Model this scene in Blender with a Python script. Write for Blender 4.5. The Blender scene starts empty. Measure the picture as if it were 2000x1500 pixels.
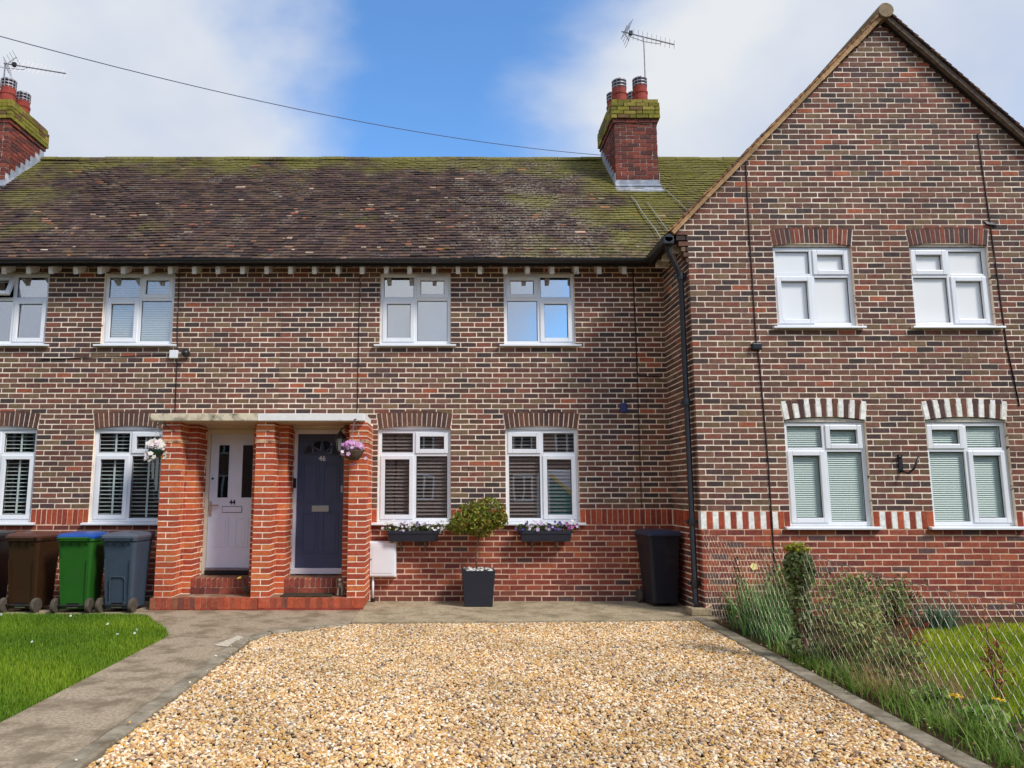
import bpy, bmesh, math, random
import numpy as np
from mathutils import Vector, Matrix
R = math.radians
random.seed(7); rng = np.random.default_rng(7)
scn = bpy.context.scene
col = scn.collection

# ---------------------------------------------------------------- camera, sky, sun, exposure
cam_d = bpy.data.cameras.new('camera'); cam = bpy.data.objects.new('camera', cam_d); col.objects.link(cam)
cam_d.sensor_width = 36; cam_d.lens = 25.99; cam_d.shift_x = 0.06; cam_d.clip_end = 2000
CAM = Vector((0, -10.61, 1.53)); PITCH = R(8.2)
cam.location = CAM; cam.rotation_euler = (R(90) + PITCH, 0, 0)
scn.camera = cam
SUN_EL, SUN_AZ = R(44), R(130)            # azimuth from +Y towards +X
world = bpy.data.worlds.new('World'); scn.world = world; world.use_nodes = True
wn = world.node_tree.nodes; wl = world.node_tree.links; wn.clear()
w_out = wn.new('ShaderNodeOutputWorld'); w_bg = wn.new('ShaderNodeBackground'); w_bg.inputs['Strength'].default_value = 0.1
sky = wn.new('ShaderNodeTexSky'); sky.sky_type = 'NISHITA'; sky.sun_disc = False
sky.sun_elevation = SUN_EL; sky.sun_rotation = SUN_AZ; sky.air_density = 1.0; sky.dust_density = 0.4; sky.ozone_density = 2.5
def wnode(t, **k):
    n = wn.new(t)
    for a, v in k.items(): setattr(n, a, v)
    return n
tc = wnode('ShaderNodeTexCoord')
mp = wnode('ShaderNodeMapping'); mp.inputs['Scale'].default_value = (1, 1, 1.35); mp.inputs['Location'].default_value = (0.17, 0.0, 0.31)
wl.new(tc.outputs['Generated'], mp.inputs['Vector'])
nz = wnode('ShaderNodeTexNoise'); nz.inputs['Scale'].default_value = 1.75; nz.inputs['Detail'].default_value = 7; nz.inputs['Roughness'].default_value = 0.5; nz.inputs['Distortion'].default_value = 0.25
wl.new(mp.outputs[0], nz.inputs['Vector'])
nrm = wnode('ShaderNodeVectorMath', operation='DOT_PRODUCT')      # a lane of clear sky between the clouds
lane = Vector((-0.007, 0.92, 0.62)).cross(Vector((0.27, -0.93, 0.24))).normalized(); nrm.inputs[1].default_value = lane
wl.new(tc.outputs['Generated'], nrm.inputs[0])
gap = wnode('ShaderNodeMapRange'); gap.inputs['From Min'].default_value = 0.02; gap.inputs['From Max'].default_value = 0.33; gap.inputs['To Min'].default_value = -0.17; gap.inputs['To Max'].default_value = 0.13
lab = wnode('ShaderNodeMath', operation='ABSOLUTE'); wl.new(nrm.outputs['Value'], lab.inputs[0]); wl.new(lab.outputs[0], gap.inputs['Value'])
add = wnode('ShaderNodeMath', operation='ADD'); wl.new(nz.outputs['Fac'], add.inputs[0]); wl.new(gap.outputs[0], add.inputs[1])
ramp = wnode('ShaderNodeMapRange', interpolation_type='SMOOTHSTEP'); ramp.inputs['From Min'].default_value = 0.40; ramp.inputs['From Max'].default_value = 0.64
wl.new(add.outputs[0], ramp.inputs['Value'])
nz2 = wnode('ShaderNodeTexNoise'); nz2.inputs['Scale'].default_value = 2.6; nz2.inputs['Detail'].default_value = 5
wl.new(mp.outputs[0], nz2.inputs['Vector'])
cc = wnode('ShaderNodeMixRGB'); cc.inputs[1].default_value = (2.5, 2.9, 3.75, 1); cc.inputs[2].default_value = (3.75, 3.88, 4.05, 1)
cr = wnode('ShaderNodeMapRange'); cr.inputs['From Min'].default_value = 0.35; cr.inputs['From Max'].default_value = 0.62
wl.new(nz2.outputs['Fac'], cr.inputs['Value']); wl.new(cr.outputs[0], cc.inputs[0])
skm = wnode('ShaderNodeMixRGB', blend_type='MULTIPLY'); skm.inputs[0].default_value = 1; skm.inputs[2].default_value = (0.70, 1.0, 1.22, 1)
wl.new(sky.outputs[0], skm.inputs[1])
mx = wnode('ShaderNodeMixRGB'); wl.new(ramp.outputs[0], mx.inputs[0]); wl.new(skm.outputs[0], mx.inputs[1]); wl.new(cc.outputs[0], mx.inputs[2])
wl.new(mx.outputs[0], w_bg.inputs['Color']); wl.new(w_bg.outputs[0], w_out.inputs['Surface'])
sun_d = bpy.data.lights.new('sun', 'SUN'); sun_d.energy = 1.6; sun_d.angle = R(13); sun_d.color = (1, 0.955, 0.89)
sun = bpy.data.objects.new('sun', sun_d); col.objects.link(sun)
sdir = Vector((math.sin(SUN_AZ) * math.cos(SUN_EL), math.cos(SUN_AZ) * math.cos(SUN_EL), math.sin(SUN_EL)))
sun.rotation_euler = sdir.to_track_quat('Z', 'Y').to_euler(); sun.location = sdir * 40
vs = scn.view_settings; vs.view_transform = 'Standard'; vs.look = 'None'; vs.exposure = 1.1; vs.gamma = 1; vs.use_curve_mapping = False

# ---------------------------------------------------------------- helpers
def lin(c, k=1.0):
    o = []
    for v in c:
        v /= 255.0
        o.append((v / 12.92 if v <= 0.04045 else ((v + 0.055) / 1.055) ** 2.4) * k)
    return tuple(o)
def wloc(o):
    v = Vector(o.location)
    return v
def par(ch, p, keep=True):
    ch.parent = p
    if keep:
        q = p; t = Vector((0, 0, 0)); 
        m = Matrix.Identity(4)
        chain = []
        while q: chain.append(q); q = q.parent
        for q in reversed(chain): m = m @ q.matrix_parent_inverse @ Matrix.LocRotScale(q.location, q.rotation_euler, q.scale) if q.parent else Matrix.LocRotScale(q.location, q.rotation_euler, q.scale)
        ch.matrix_parent_inverse = m.inverted()
    return ch
def tag(o, label=None, cat=None, group=None, kind=None):
    if label: o['label'] = label
    if cat: o['category'] = cat
    if group: o['group'] = group
    if kind: o['kind'] = kind
    return o
def thing(name, label, cat, loc=(0, 0, 0), rz=0, group=None):
    o = bpy.data.objects.new(name, None); col.objects.link(o); o.location = loc; o.rotation_euler = (0, 0, rz)
    o.empty_display_size = 0.1
    return tag(o, label, cat, group)
BOXF = [(0, 3, 2, 1), (4, 5, 6, 7), (0, 1, 5, 4), (1, 2, 6, 5), (2, 3, 7, 6), (3, 0, 4, 7)]
class MB:
    def __init__(s): s.v = []; s.f = []; s.c = []
    def raw(s, vs_, fs, c=None):
        n = len(s.v); s.v += [tuple(v) for v in vs_]; s.f += [tuple(i + n for i in f) for f in fs]
        s.c += [c] * len(fs); return s
    def box(s, a, b, c=None, jit=0):
        x0, y0, z0 = a; x1, y1, z1 = b
        if x0 > x1: x0, x1 = x1, x0
        if y0 > y1: y0, y1 = y1, y0
        if z0 > z1: z0, z1 = z1, z0
        vs_ = [(x0, y0, z0), (x1, y0, z0), (x1, y1, z0), (x0, y1, z0), (x0, y0, z1), (x1, y0, z1), (x1, y1, z1), (x0, y1, z1)]
        if jit: vs_ = [tuple(q + random.uniform(-jit, jit) for q in v) for v in vs_]
        return s.raw(vs_, BOXF, c)
    def hexa(s, bot, top, c=None):
        return s.raw(list(bot) + list(top), BOXF, c)
    def tube(s, pts, r, n=6, c=None, cap=True):
        pts = [Vector(p) for p in pts]; rs = r if isinstance(r, (list, tuple)) else [r] * len(pts)
        vs_ = []; fs = []; up = Vector((0.13, 0.21, 0.97)); prev = None
        for i, p in enumerate(pts):
            t = (pts[min(i + 1, len(pts) - 1)] - pts[max(i - 1, 0)])
            if t.length < 1e-9: t = Vector((0, 0, 1))
            t.normalize()
            if prev is None:
                a = t.cross(up if abs(t.dot(up)) < 0.9 else Vector((1, 0, 0))).normalized()
            else:
                a = (prev - t * prev.dot(t)); a = a.normalized() if a.length > 1e-6 else t.orthogonal().normalized()
            prev = a; b = t.cross(a)
            for k in range(n):
                th = 2 * math.pi * k / n
                vs_.append(p + (a * math.cos(th) + b * math.sin(th)) * rs[i])
        for i in range(len(pts) - 1):
            for k in range(n):
                fs.append((i * n + k, i * n + (k + 1) % n, (i + 1) * n + (k + 1) % n, (i + 1) * n + k))
        if cap: fs.append(tuple(range(n - 1, -1, -1))); fs.append(tuple(len(vs_) - n + k for k in range(n)))
        return s.raw(vs_, fs, c)
    def lathe(s, prof, cen=(0, 0, 0), n=20, c=None, axis='z'):
        vs_ = []; fs = []
        for (r, z) in prof:
            for k in range(n):
                th = 2 * math.pi * k / n
                x, y = r * math.cos(th), r * math.sin(th)
                p = (x, y, z) if axis == 'z' else ((z, x, y) if axis == 'x' else (x, z, y))
                vs_.append((p[0] + cen[0], p[1] + cen[1], p[2] + cen[2]))
        for i in range(len(prof) - 1):
            for k in range(n):
                q = (i * n + k, i * n + (k + 1) % n, (i + 1) * n + (k + 1) % n, (i + 1) * n + k)
                fs.append(q if axis != 'y' else q[::-1])
        b = tuple(range(n)); fs.append(b[::-1] if axis != 'y' else b)
        tp = tuple((len(prof) - 1) * n + k for k in range(n)); fs.append(tp if axis != 'y' else tp[::-1])
        return s.raw(vs_, fs, c)
    def build(s, name, mat, parent=None, keep=True, smooth=False):
        me = bpy.data.meshes.new(name); me.from_pydata(s.v, [], s.f); me.update()
        if any(c is not None for c in s.c):
            at = me.attributes.new('bc', 'FLOAT_COLOR', 'FACE')
            at.data.foreach_set('color', np.array([(list(c) + [1])[:4] if c is not None else (1, 1, 1, 1) for c in s.c], 'f').ravel())
        if smooth: me.polygons.foreach_set('use_smooth', [True] * len(me.polygons))
        o = bpy.data.objects.new(name, me); col.objects.link(o); me.materials.append(mat)
        if parent: par(o, parent, keep)
        return o
def bevel(o, w=0.006, seg=2):
    m = o.modifiers.new('bevel', 'BEVEL'); m.width = w; m.segments = seg; m.limit_method = 'ANGLE'; return o
def tri_mesh(name, V, Fc, mat, parent=None, colors=None, keep=True, nper=3):
    """V (n,3) float array, Fc (m,nper) int array"""
    me = bpy.data.meshes.new(name); m = len(Fc)
    me.vertices.add(len(V)); me.vertices.foreach_set('co', V.astype('f').ravel())
    me.loops.add(m * nper); me.loops.foreach_set('vertex_index', Fc.astype('i').ravel())
    me.polygons.add(m); me.polygons.foreach_set('loop_start', np.arange(0, m * nper, nper, dtype='i'))
    me.update(calc_edges=True); me.validate()
    if colors is not None:
        at = me.attributes.new('bc', 'FLOAT_COLOR', 'FACE'); at.data.foreach_set('color', np.hstack([colors, np.ones((m, 1))]).astype('f').ravel())
    o = bpy.data.objects.new(name, me); col.objects.link(o); me.materials.append(mat)
    if parent: par(o, parent, keep)
    return o

# ---------------------------------------------------------------- materials
def newmat(name):
    m = bpy.data.materials.new(name); m.use_nodes = True; n = m.node_tree.nodes; l = m.node_tree.links
    b = n['Principled BSDF']; return m, n, l, b
def setspec(b, v): b.inputs['Specular IOR Level'].default_value = v
def mat_plain(name, c, rough=0.5, spec=0.4, noise=0.0, nscale=8, bump=0.0, bscale=60, metal=0, dirt=None, dscale=3, dmin=0.5, dmax=0.7):
    m, n, l, b = newmat(name)
    b.inputs['Roughness'].default_value = rough; setspec(b, spec); b.inputs['Metallic'].default_value = metal
    geo = n.new('ShaderNodeNewGeometry'); src = None
    rgb = n.new('ShaderNodeRGB'); rgb.outputs[0].default_value = (*c, 1); src = rgb.outputs[0]
    if noise:
        t = n.new('ShaderNodeTexNoise'); t.inputs['Scale'].default_value = nscale; t.inputs['Detail'].default_value = 6; l.new(geo.outputs['Position'], t.inputs['Vector'])
        mr = n.new('ShaderNodeMapRange'); mr.inputs['From Min'].default_value = 0.3; mr.inputs['From Max'].default_value = 0.7; mr.inputs['To Min'].default_value = 1 - noise; mr.inputs['To Max'].default_value = 1 + noise; l.new(t.outputs['Fac'], mr.inputs['Value'])
        mm = n.new('ShaderNodeVectorMath'); mm.operation = 'SCALE'; l.new(src, mm.inputs[0]); l.new(mr.outputs[0], mm.inputs['Scale']); src = mm.outputs[0]
    if dirt:
        t = n.new('ShaderNodeTexNoise'); t.inputs['Scale'].default_value = dscale; t.inputs['Detail'].default_value = 8; t.inputs['Roughness'].default_value = 0.65; l.new(geo.outputs['Position'], t.inputs['Vector'])
        mr = n.new('ShaderNodeMapRange'); mr.inputs['From Min'].default_value = dmin; mr.inputs['From Max'].default_value = dmax; l.new(t.outputs['Fac'], mr.inputs['Value'])
        mxx = n.new('ShaderNodeMixRGB'); mxx.inputs[2].default_value = (*dirt, 1); l.new(mr.outputs[0], mxx.inputs[0]); l.new(src, mxx.inputs[1]); src = mxx.outputs[0]
    l.new(src, b.inputs['Base Color'])
    if bump:
        t = n.new('ShaderNodeTexNoise'); t.inputs['Scale'].default_value = bscale; t.inputs['Detail'].default_value = 5; l.new(geo.outputs['Position'], t.inputs['Vector'])
        bp = n.new('ShaderNodeBump'); bp.inputs['Strength'].default_value = bump; bp.inputs['Distance'].default_value = 0.01; l.new(t.outputs['Fac'], bp.inputs['Height']); l.new(bp.outputs[0], b.inputs['Normal'])
    return m
def mat_attr(name, obj=False, rough=0.85, spec=0.25, noise=0.3, nscale=22, bump=0.35, bscale=90, stain=None, eff=None):
    """brick-like material: colour per piece, from a face attribute or the object colour"""
    m, n, l, b = newmat(name)
    b.inputs['Roughness'].default_value = rough; setspec(b, spec)
    geo = n.new('ShaderNodeNewGeometry')
    if obj: a = n.new('ShaderNodeObjectInfo'); src = a.outputs['Color']
    else: a = n.new('ShaderNodeAttribute'); a.attribute_name = 'bc'; src = a.outputs['Color']
    t = n.new('ShaderNodeTexNoise'); t.inputs['Scale'].default_value = nscale; t.inputs['Detail'].default_value = 7; t.inputs['Roughness'].default_value = 0.65; l.new(geo.outputs['Position'], t.inputs['Vector'])
    mr = n.new('ShaderNodeMapRange'); mr.inputs['From Min'].default_value = 0.3; mr.inputs['From Max'].default_value = 0.7; mr.inputs['To Min'].default_value = 1 - noise; mr.inputs['To Max'].default_value = 1 + noise; l.new(t.outputs['Fac'], mr.inputs['Value'])
    mm = n.new('ShaderNodeVectorMath'); mm.operation = 'SCALE'; l.new(src, mm.inputs[0]); l.new(mr.outputs[0], mm.inputs['Scale']); src = mm.outputs[0]
    if eff:   # pale lime bloom or weather stain in patches
        t2 = n.new('ShaderNodeTexNoise'); t2.inputs['Scale'].default_value = eff[1]; t2.inputs['Detail'].default_value = 8; t2.inputs['Roughness'].default_value = 0.7; l.new(geo.outputs['Position'], t2.inputs['Vector'])
        mr2 = n.new('ShaderNodeMapRange'); mr2.inputs['From Min'].default_value = eff[2]; mr2.inputs['From Max'].default_value = eff[3]; mr2.inputs['To Max'].default_value = eff[4]; l.new(t2.outputs['Fac'], mr2.inputs['Value'])
        mxx = n.new('ShaderNodeMixRGB'); mxx.inputs[2].default_value = (*eff[0], 1); l.new(mr2.outputs[0], mxx.inputs[0]); l.new(src, mxx.inputs[1]); src = mxx.outputs[0]
    l.new(src, b.inputs['Base Color'])
    bp = n.new('ShaderNodeBump'); bp.inputs['Strength'].default_value = bump; bp.inputs['Distance'].default_value = 0.004
    t3 = n.new('ShaderNodeTexNoise'); t3.inputs['Scale'].default_value = bscale; t3.inputs['Detail'].default_value = 4; l.new(geo.outputs['Position'], t3.inputs['Vector'])
    l.new(t3.outputs['Fac'], bp.inputs['Height']); l.new(bp.outputs[0], b.inputs['Normal'])
    return m
EFF = (lin((205, 178, 150)), 7, 0.60, 0.82, 0.35)
M = {}
M['brick_o'] = mat_attr('brick_piece', True, eff=EFF); M['brick_s'] = mat_attr('brick_mass', False, eff=EFF)
M['mortar'] = mat_plain('mortar', lin((250, 231, 208)), 0.95, 0.1, 0.18, 5, 0.4, 120, dirt=lin((206, 178, 152)), dscale=1.3, dmin=0.5, dmax=0.75)
M['mortar_red'] = mat_plain('mortar_plinth', lin((228, 192, 164)), 0.95, 0.1, 0.2, 6, 0.4, 120, dirt=lin((170, 116, 92)), dscale=2, dmin=0.45, dmax=0.75)
M['mortar_dark'] = mat_plain('mortar_old', lin((120, 104, 92)), 0.95, 0.1, 0.25, 6, 0.4, 120)
M['upvc'] = mat_plain('white_upvc', (0.80, 0.81, 0.83), 0.25, 0.5, 0.03, 4)
M['upvc_rim'] = mat_plain('gasket', (0.03, 0.03, 0.032), 0.6, 0.3)
M['white_paint'] = mat_plain('white_masonry_paint', (0.78, 0.76, 0.72), 0.7, 0.3, 0.06, 10, 0.15, 50, dirt=lin((120, 116, 100)), dscale=5, dmin=0.63, dmax=0.8)
M['cream_old'] = mat_plain('old_cream_paint', lin((214, 200, 172)), 0.85, 0.2, 0.1, 9, 0.3, 40, dirt=lin((86, 80, 64)), dscale=7, dmin=0.50, dmax=0.72)
M['soffit_cream'] = mat_plain('canopy_soffit', lin((205, 190, 160)), 0.85, 0.2, 0.1, 5)
M['rafter_white'] = mat_plain('rafter_paint', lin((215, 205, 190)), 0.7, 0.3, 0.15, 20, dirt=lin((130, 115, 95)), dscale=14, dmin=0.55, dmax=0.75)
M['black_metal'] = mat_plain('black_cast_iron', (0.018, 0.018, 0.02), 0.38, 0.5, 0.3, 20, 0.1, 60)
M['black_wood'] = mat_plain('dark_eaves_board', (0.022, 0.018, 0.016), 0.7, 0.3, 0.3, 12)
M['lead'] = mat_plain('lead_flashing', lin((150, 156, 168)), 0.6, 0.4, 0.25, 10, 0.3, 25, dirt=lin((205, 205, 208)), dscale=6, dmin=0.52, dmax=0.7)
M['terracotta'] = mat_plain('terracotta_pot', lin((150, 66, 54)), 0.8, 0.25, 0.22, 9, 0.2, 40, dirt=lin((80, 60, 56)), dscale=5, dmin=0.55, dmax=0.75)
M['cable'] = mat_plain('dark_cable', lin((62, 44, 44)), 0.7, 0.3)
M['cable_grey'] = mat_plain('grey_cable', lin((150, 150, 140)), 0.7, 0.3)
M['wire_sky'] = mat_plain('overhead_wire', lin((70, 76, 110)), 0.6, 0.3)
M['alu'] = mat_plain('weathered_aluminium', (0.28, 0.26, 0.28), 0.5, 0.5, 0.2, 15, metal=0.6)
M['interior'] = mat_plain('dim_room', (0.05, 0.045, 0.042), 0.9, 0.1)  # near-black so rooms look unlit; the dimness is in the colour
M['concrete'] = mat_plain('concrete_path', lin((164, 146, 122)), 0.92, 0.2, 0.30, 38, 0.7, 55, dirt=lin((128, 112, 90)), dscale=3.1, dmin=0.46, dmax=0.60)
M['concrete2'] = mat_plain('pale_concrete', lin((172, 155, 126)), 0.92, 0.2, 0.28, 34, 0.7, 50, dirt=lin((120, 106, 82)), dscale=3, dmin=0.45, dmax=0.7)
M['edging'] = mat_plain('edging_concrete', lin((150, 138, 118)), 0.92, 0.2, 0.3, 9, 0.6, 60, dirt=lin((104, 92, 70)), dscale=4, dmin=0.45, dmax=0.7)
M['patch'] = mat_plain('pale_patch', lin((196, 184, 162)), 0.92, 0.2, 0.2, 30, 0.5, 50)
M['soil'] = mat_plain('soil', lin((74, 60, 40)), 0.95, 0.1, 0.4, 12, 0.6, 40)
M['gravel_base'] = mat_plain('gravel_bed', lin((120, 92, 58)), 0.95, 0.1, 0.35, 60, 0.8, 90)
M['asphalt'] = mat_plain('asphalt', (0.05, 0.05, 0.05), 0.9, 0.2, 0.2, 12, 0.3, 80)

def mat_glass(name, refl, tint):
    m, n, l, b = newmat(name); n.remove(b); out = n['Material Output']
    tr = n.new('ShaderNodeBsdfTransparent'); tr.inputs[0].default_value = (*tint, 1)
    gl = n.new('ShaderNodeBsdfGlossy'); gl.inputs['Roughness'].default_value = 0.015; gl.inputs['Color'].default_value = (0.97, 0.98, 1, 1)
    lw = n.new('ShaderNodeLayerWeight'); lw.inputs['Blend'].default_value = 0.5
    pw = n.new('ShaderNodeMath'); pw.operation = 'POWER'; pw.inputs[1].default_value = 5; l.new(lw.outputs['Facing'], pw.inputs[0])
    mr = n.new('ShaderNodeMapRange'); mr.inputs['To Min'].default_value = refl; mr.inputs['To Max'].default_value = 1; l.new(pw.outputs[0], mr.inputs['Value'])
    geo = n.new('ShaderNodeNewGeometry'); t = n.new('ShaderNodeTexNoise'); t.inputs['Scale'].default_value = 2.2; t.inputs['Detail'].default_value = 1; l.new(geo.outputs['Position'], t.inputs['Vector'])
    bp = n.new('ShaderNodeBump'); bp.inputs['Strength'].default_value = 0.015; bp.inputs['Distance'].default_value = 0.05; l.new(t.outputs['Fac'], bp.inputs['Height']); l.new(bp.outputs[0], gl.inputs['Normal'])
    mxs = n.new('ShaderNodeMixShader'); l.new(mr.outputs[0], mxs.inputs[0]); l.new(tr.outputs[0], mxs.inputs[1]); l.new(gl.outputs[0], mxs.inputs[2]); l.new(mxs.outputs[0], out.inputs['Surface'])
    return m
M['glass'] = mat_glass('window_glass', 0.22, (0.97, 0.98, 0.98))
M['glass_pale'] = mat_glass('pale_window_glass', 0.02, (1.0, 1.0, 1.0))
M['glass_up'] = mat_glass('boosted_window_glass', 0.40, (0.8, 0.83, 0.86))  # plain glass, mirror share raised so the reflected sky reads brighter
M['glass_soft'] = mat_glass('clear_window_glass', 0.05, (0.95, 0.97, 0.97))
M['glass_door'] = mat_glass('obscured_glass', 0.10, (0.35, 0.33, 0.33))

def mat_leaf(name, trans=0.35, rough=0.5, noise=0.3):
    m, n, l, b = newmat(name); out = n['Material Output']
    a = n.new('ShaderNodeAttribute'); a.attribute_name = 'bc'
    b.inputs['Roughness'].default_value = rough; setspec(b, 0.3); l.new(a.outputs['Color'], b.inputs['Base Color'])
    t = n.new('ShaderNodeBsdfTranslucent'); l.new(a.outputs['Color'], t.inputs['Color'])
    mxs = n.new('ShaderNodeMixShader'); mxs.inputs[0].default_value = trans
    l.new(b.outputs[0], mxs.inputs[1]); l.new(t.outputs[0], mxs.inputs[2]); l.new(mxs.outputs[0], out.inputs['Surface'])
    return m
M['leaf'] = mat_leaf('leaf'); M['grass'] = mat_leaf('grass_blade', 0.4, 0.6); M['petal'] = mat_leaf('petal', 0.3, 0.6)
M['bark'] = mat_plain('bark', lin((110, 84, 66)), 0.9, 0.2, 0.3, 30, 0.5, 90)

# roof tile: colour per tile, with moss and lichen grown over it
def mat_tile():
    m = mat_attr('clay_roof_tile', False, 0.9, 0.2, 0.35, 9, 0.6, 60); n = m.node_tree.nodes; l = m.node_tree.links; b = n['Principled BSDF']
    src = b.inputs['Base Color'].links[0].from_socket
    geo = n.new('ShaderNodeNewGeometry'); sep = n.new('ShaderNodeSeparateXYZ'); l.new(geo.outputs['Position'], sep.inputs[0])
    def noise(scale, det=6, rg=0.6):
        t = n.new('ShaderNodeTexNoise'); t.inputs['Scale'].default_value = scale; t.inputs['Detail'].default_value = det; t.inputs['Roughness'].default_value = rg; l.new(geo.outputs['Position'], t.inputs['Vector']); return t.outputs['Fac']
    def rng_(s, a, b_, c, d, sm=True):
        r_ = n.new('ShaderNodeMapRange'); r_.interpolation_type = 'SMOOTHSTEP' if sm else 'LINEAR'
        for k, v in zip(('From Min', 'From Max', 'To Min', 'To Max'), (a, b_, c, d)): r_.inputs[k].default_value = v
        l.new(s, r_.inputs['Value']); return r_.outputs[0]
    def ma(op, a, b_):
        x = n.new('ShaderNodeMath'); x.operation = op
        for i, q in enumerate((a, b_)):
            if isinstance(q, (int, float)): x.inputs[i].default_value = q
            else: l.new(q, x.inputs[i])
        return x.outputs[0]
    def mix(f, a, c):
        x = n.new('ShaderNodeMixRGB'); l.new(f, x.inputs[0]); l.new(a, x.inputs[1])
        if isinstance(c, tuple): x.inputs[2].default_value = (*c, 1)
        else: l.new(c, x.inputs[2])
        return x.outputs[0]
    ridge = rng_(sep.outputs['Z'], 6.9, 7.75, 0, 0.22); right = rng_(sep.outputs['X'], 0.4, 3.6, 0, 0.24); left = rng_(sep.outputs['X'], -7.2, -5.6, 0.08, 0)
    # grey lichen crust
    lic = ma('ADD', ma('ADD', noise(2.3, 8, 0.72), rng_(sep.outputs['X'], -0.6, 1.2, 0, 0.13)), rng_(sep.outputs['X'], 1.6, 3.2, 0, -0.10))
    speck = rng_(noise(26, 4, 0.7), 0.46, 0.62, 0, 1)
    licm = ma('MULTIPLY', ma('MULTIPLY', rng_(lic, 0.50, 0.70, 0, 1), speck), 0.75)
    c1 = mix(licm, src, lin((168, 158, 140)))
    # thin green algae
    alg = ma('ADD', ma('ADD', noise(1.1, 6, 0.6), ridge), ma('ADD', right, left))
    c2 = mix(ma('MULTIPLY', rng_(alg, 0.54, 0.82, 0, 0.9), rng_(noise(14, 5, 0.7), 0.32, 0.62, 0.35, 1)), c1, lin((126, 122, 56)))
    # thick moss cushions
    ms = ma('ADD', noise(3.1, 8, 0.68), ma('MULTIPLY', ma('ADD', right, ridge), 0.35))
    mossc = mix(rng_(noise(20, 4, 0.6), 0.35, 0.65, 0, 1), c2, lin((104, 98, 22)))
    c3 = mix(rng_(ms, 0.62, 0.72, 0, 0.9), c2, mossc)
    l.new(c3, b.inputs['Base Color'])
    return m
M['tile'] = mat_tile()
M['verge'] = mat_attr('verge_mortar', False, 0.95, 0.1, 0.3, 18, 0.5, 70)

# ---------------------------------------------------------------- brick palettes
def pick(p, jit=0.13):
    r = random.random() * sum(w for _, w in p)
    for c, w in p:
        r -= w
        if r <= 0: break
    k = 1 + random.uniform(-jit, jit)
    return tuple(v * k for v in lin(c))
PAL = [((118, 84, 70), 3.2), ((98, 73, 62), 2.8), ((104, 70, 62), 2.2), ((74, 62, 59), 1.5), ((128, 80, 66), 1.9), ((158, 90, 66), 0.25), ((118, 94, 72), 1.5), ((86, 65, 63), 1)]
PAL_LOW = [((150, 77, 58), 3), ((134, 66, 54), 2.6), ((164, 88, 60), 1.0), ((118, 62, 55), 1.5), ((98, 72, 68), 0.35)]
PAL_FOOT = [((124, 72, 60), 2), ((96, 76, 72), 1.3), ((110, 64, 56), 1.5)]
PAL_PIER = [((194, 98, 58), 2), ((180, 84, 54), 2.2), ((164, 74, 52), 1.2), ((198, 112, 64), 0.8)]
PAL_ARCH = [((102, 70, 59), 2), ((92, 66, 58), 2), ((84, 62, 60), 1), ((112, 76, 60), 1)]
PAL_ARCHG = [((116, 68, 56), 2), ((96, 64, 57), 2), ((138, 76, 58), 0.7), ((80, 64, 62), 1)]
PAL_SOLD = [((176, 84, 54), 2.2), ((160, 74, 50), 2), ((146, 66, 50), 1.2)]
WHITE_B = (0.84, 0.82, 0.76)
def pal_for(z): return PAL_FOOT if z < 0.14 else (PAL_LOW if z < 1.06 else PAL)

# unit brick meshes shared by the single bricks
UB = []
for i in range(4):
    mb = MB(); mb.box((-.5, -.5, -.5), (.5, .5, .5))
    s_ = mb.v; mb.v = [(x * (1 + random.uniform(-.012, .012)), y * (1 + random.uniform(-.01, .01)), z * (1 + random.uniform(-.06, .02))) for x, y, z in s_]
    me = bpy.data.meshes.new('brick'); me.from_pydata(mb.v, [], mb.f); me.materials.append(M['brick_o']); UB.append(me)
_c, _s = math.cos(PITCH), math.sin(PITCH)
def proj(p):
    Y = p[1] - CAM.y; Z = p[2] - CAM.z; d = Y * _c + Z * _s
    return (880 + 1444 * p[0] / d, 750 - 1444 * (-Y * _s + Z * _c) / d, d)
def emit_bricks(boxes, parent, name, cap):
    """boxes: (a, b, colour): the `cap` that show largest become single objects, the rest one mesh"""
    def score(bx):
        a, b, c = bx; m = [(a[i] + b[i]) / 2 for i in range(3)]
        x, y, d = proj(m)
        if not (0 < x < 2000 and 0 < y < 1500): return -1
        return max(abs(b[0] - a[0]), abs(b[1] - a[1]) * 0.35) * abs(b[2] - a[2]) / d ** 2
    order = sorted(boxes, key=score, reverse=True)
    for a, b, c in order[:cap]:
        o = bpy.data.objects.new(name, random.choice(UB)); col.objects.link(o)
        o.location = [(a[i] + b[i]) / 2 for i in range(3)]
        o.scale = [abs(b[i] - a[i]) for i in range(3)]
        o.color = (*c, 1); par(o, parent)
    if len(order) > cap:
        mb = MB()
        for a, b, c in order[cap:]: mb.box(a, b, c, 0.0016)
        o = mb.build(name + 's', M['brick_s'], parent); o['kind'] = 'stuff'
CH = 0.075; BL = 0.2255
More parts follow.
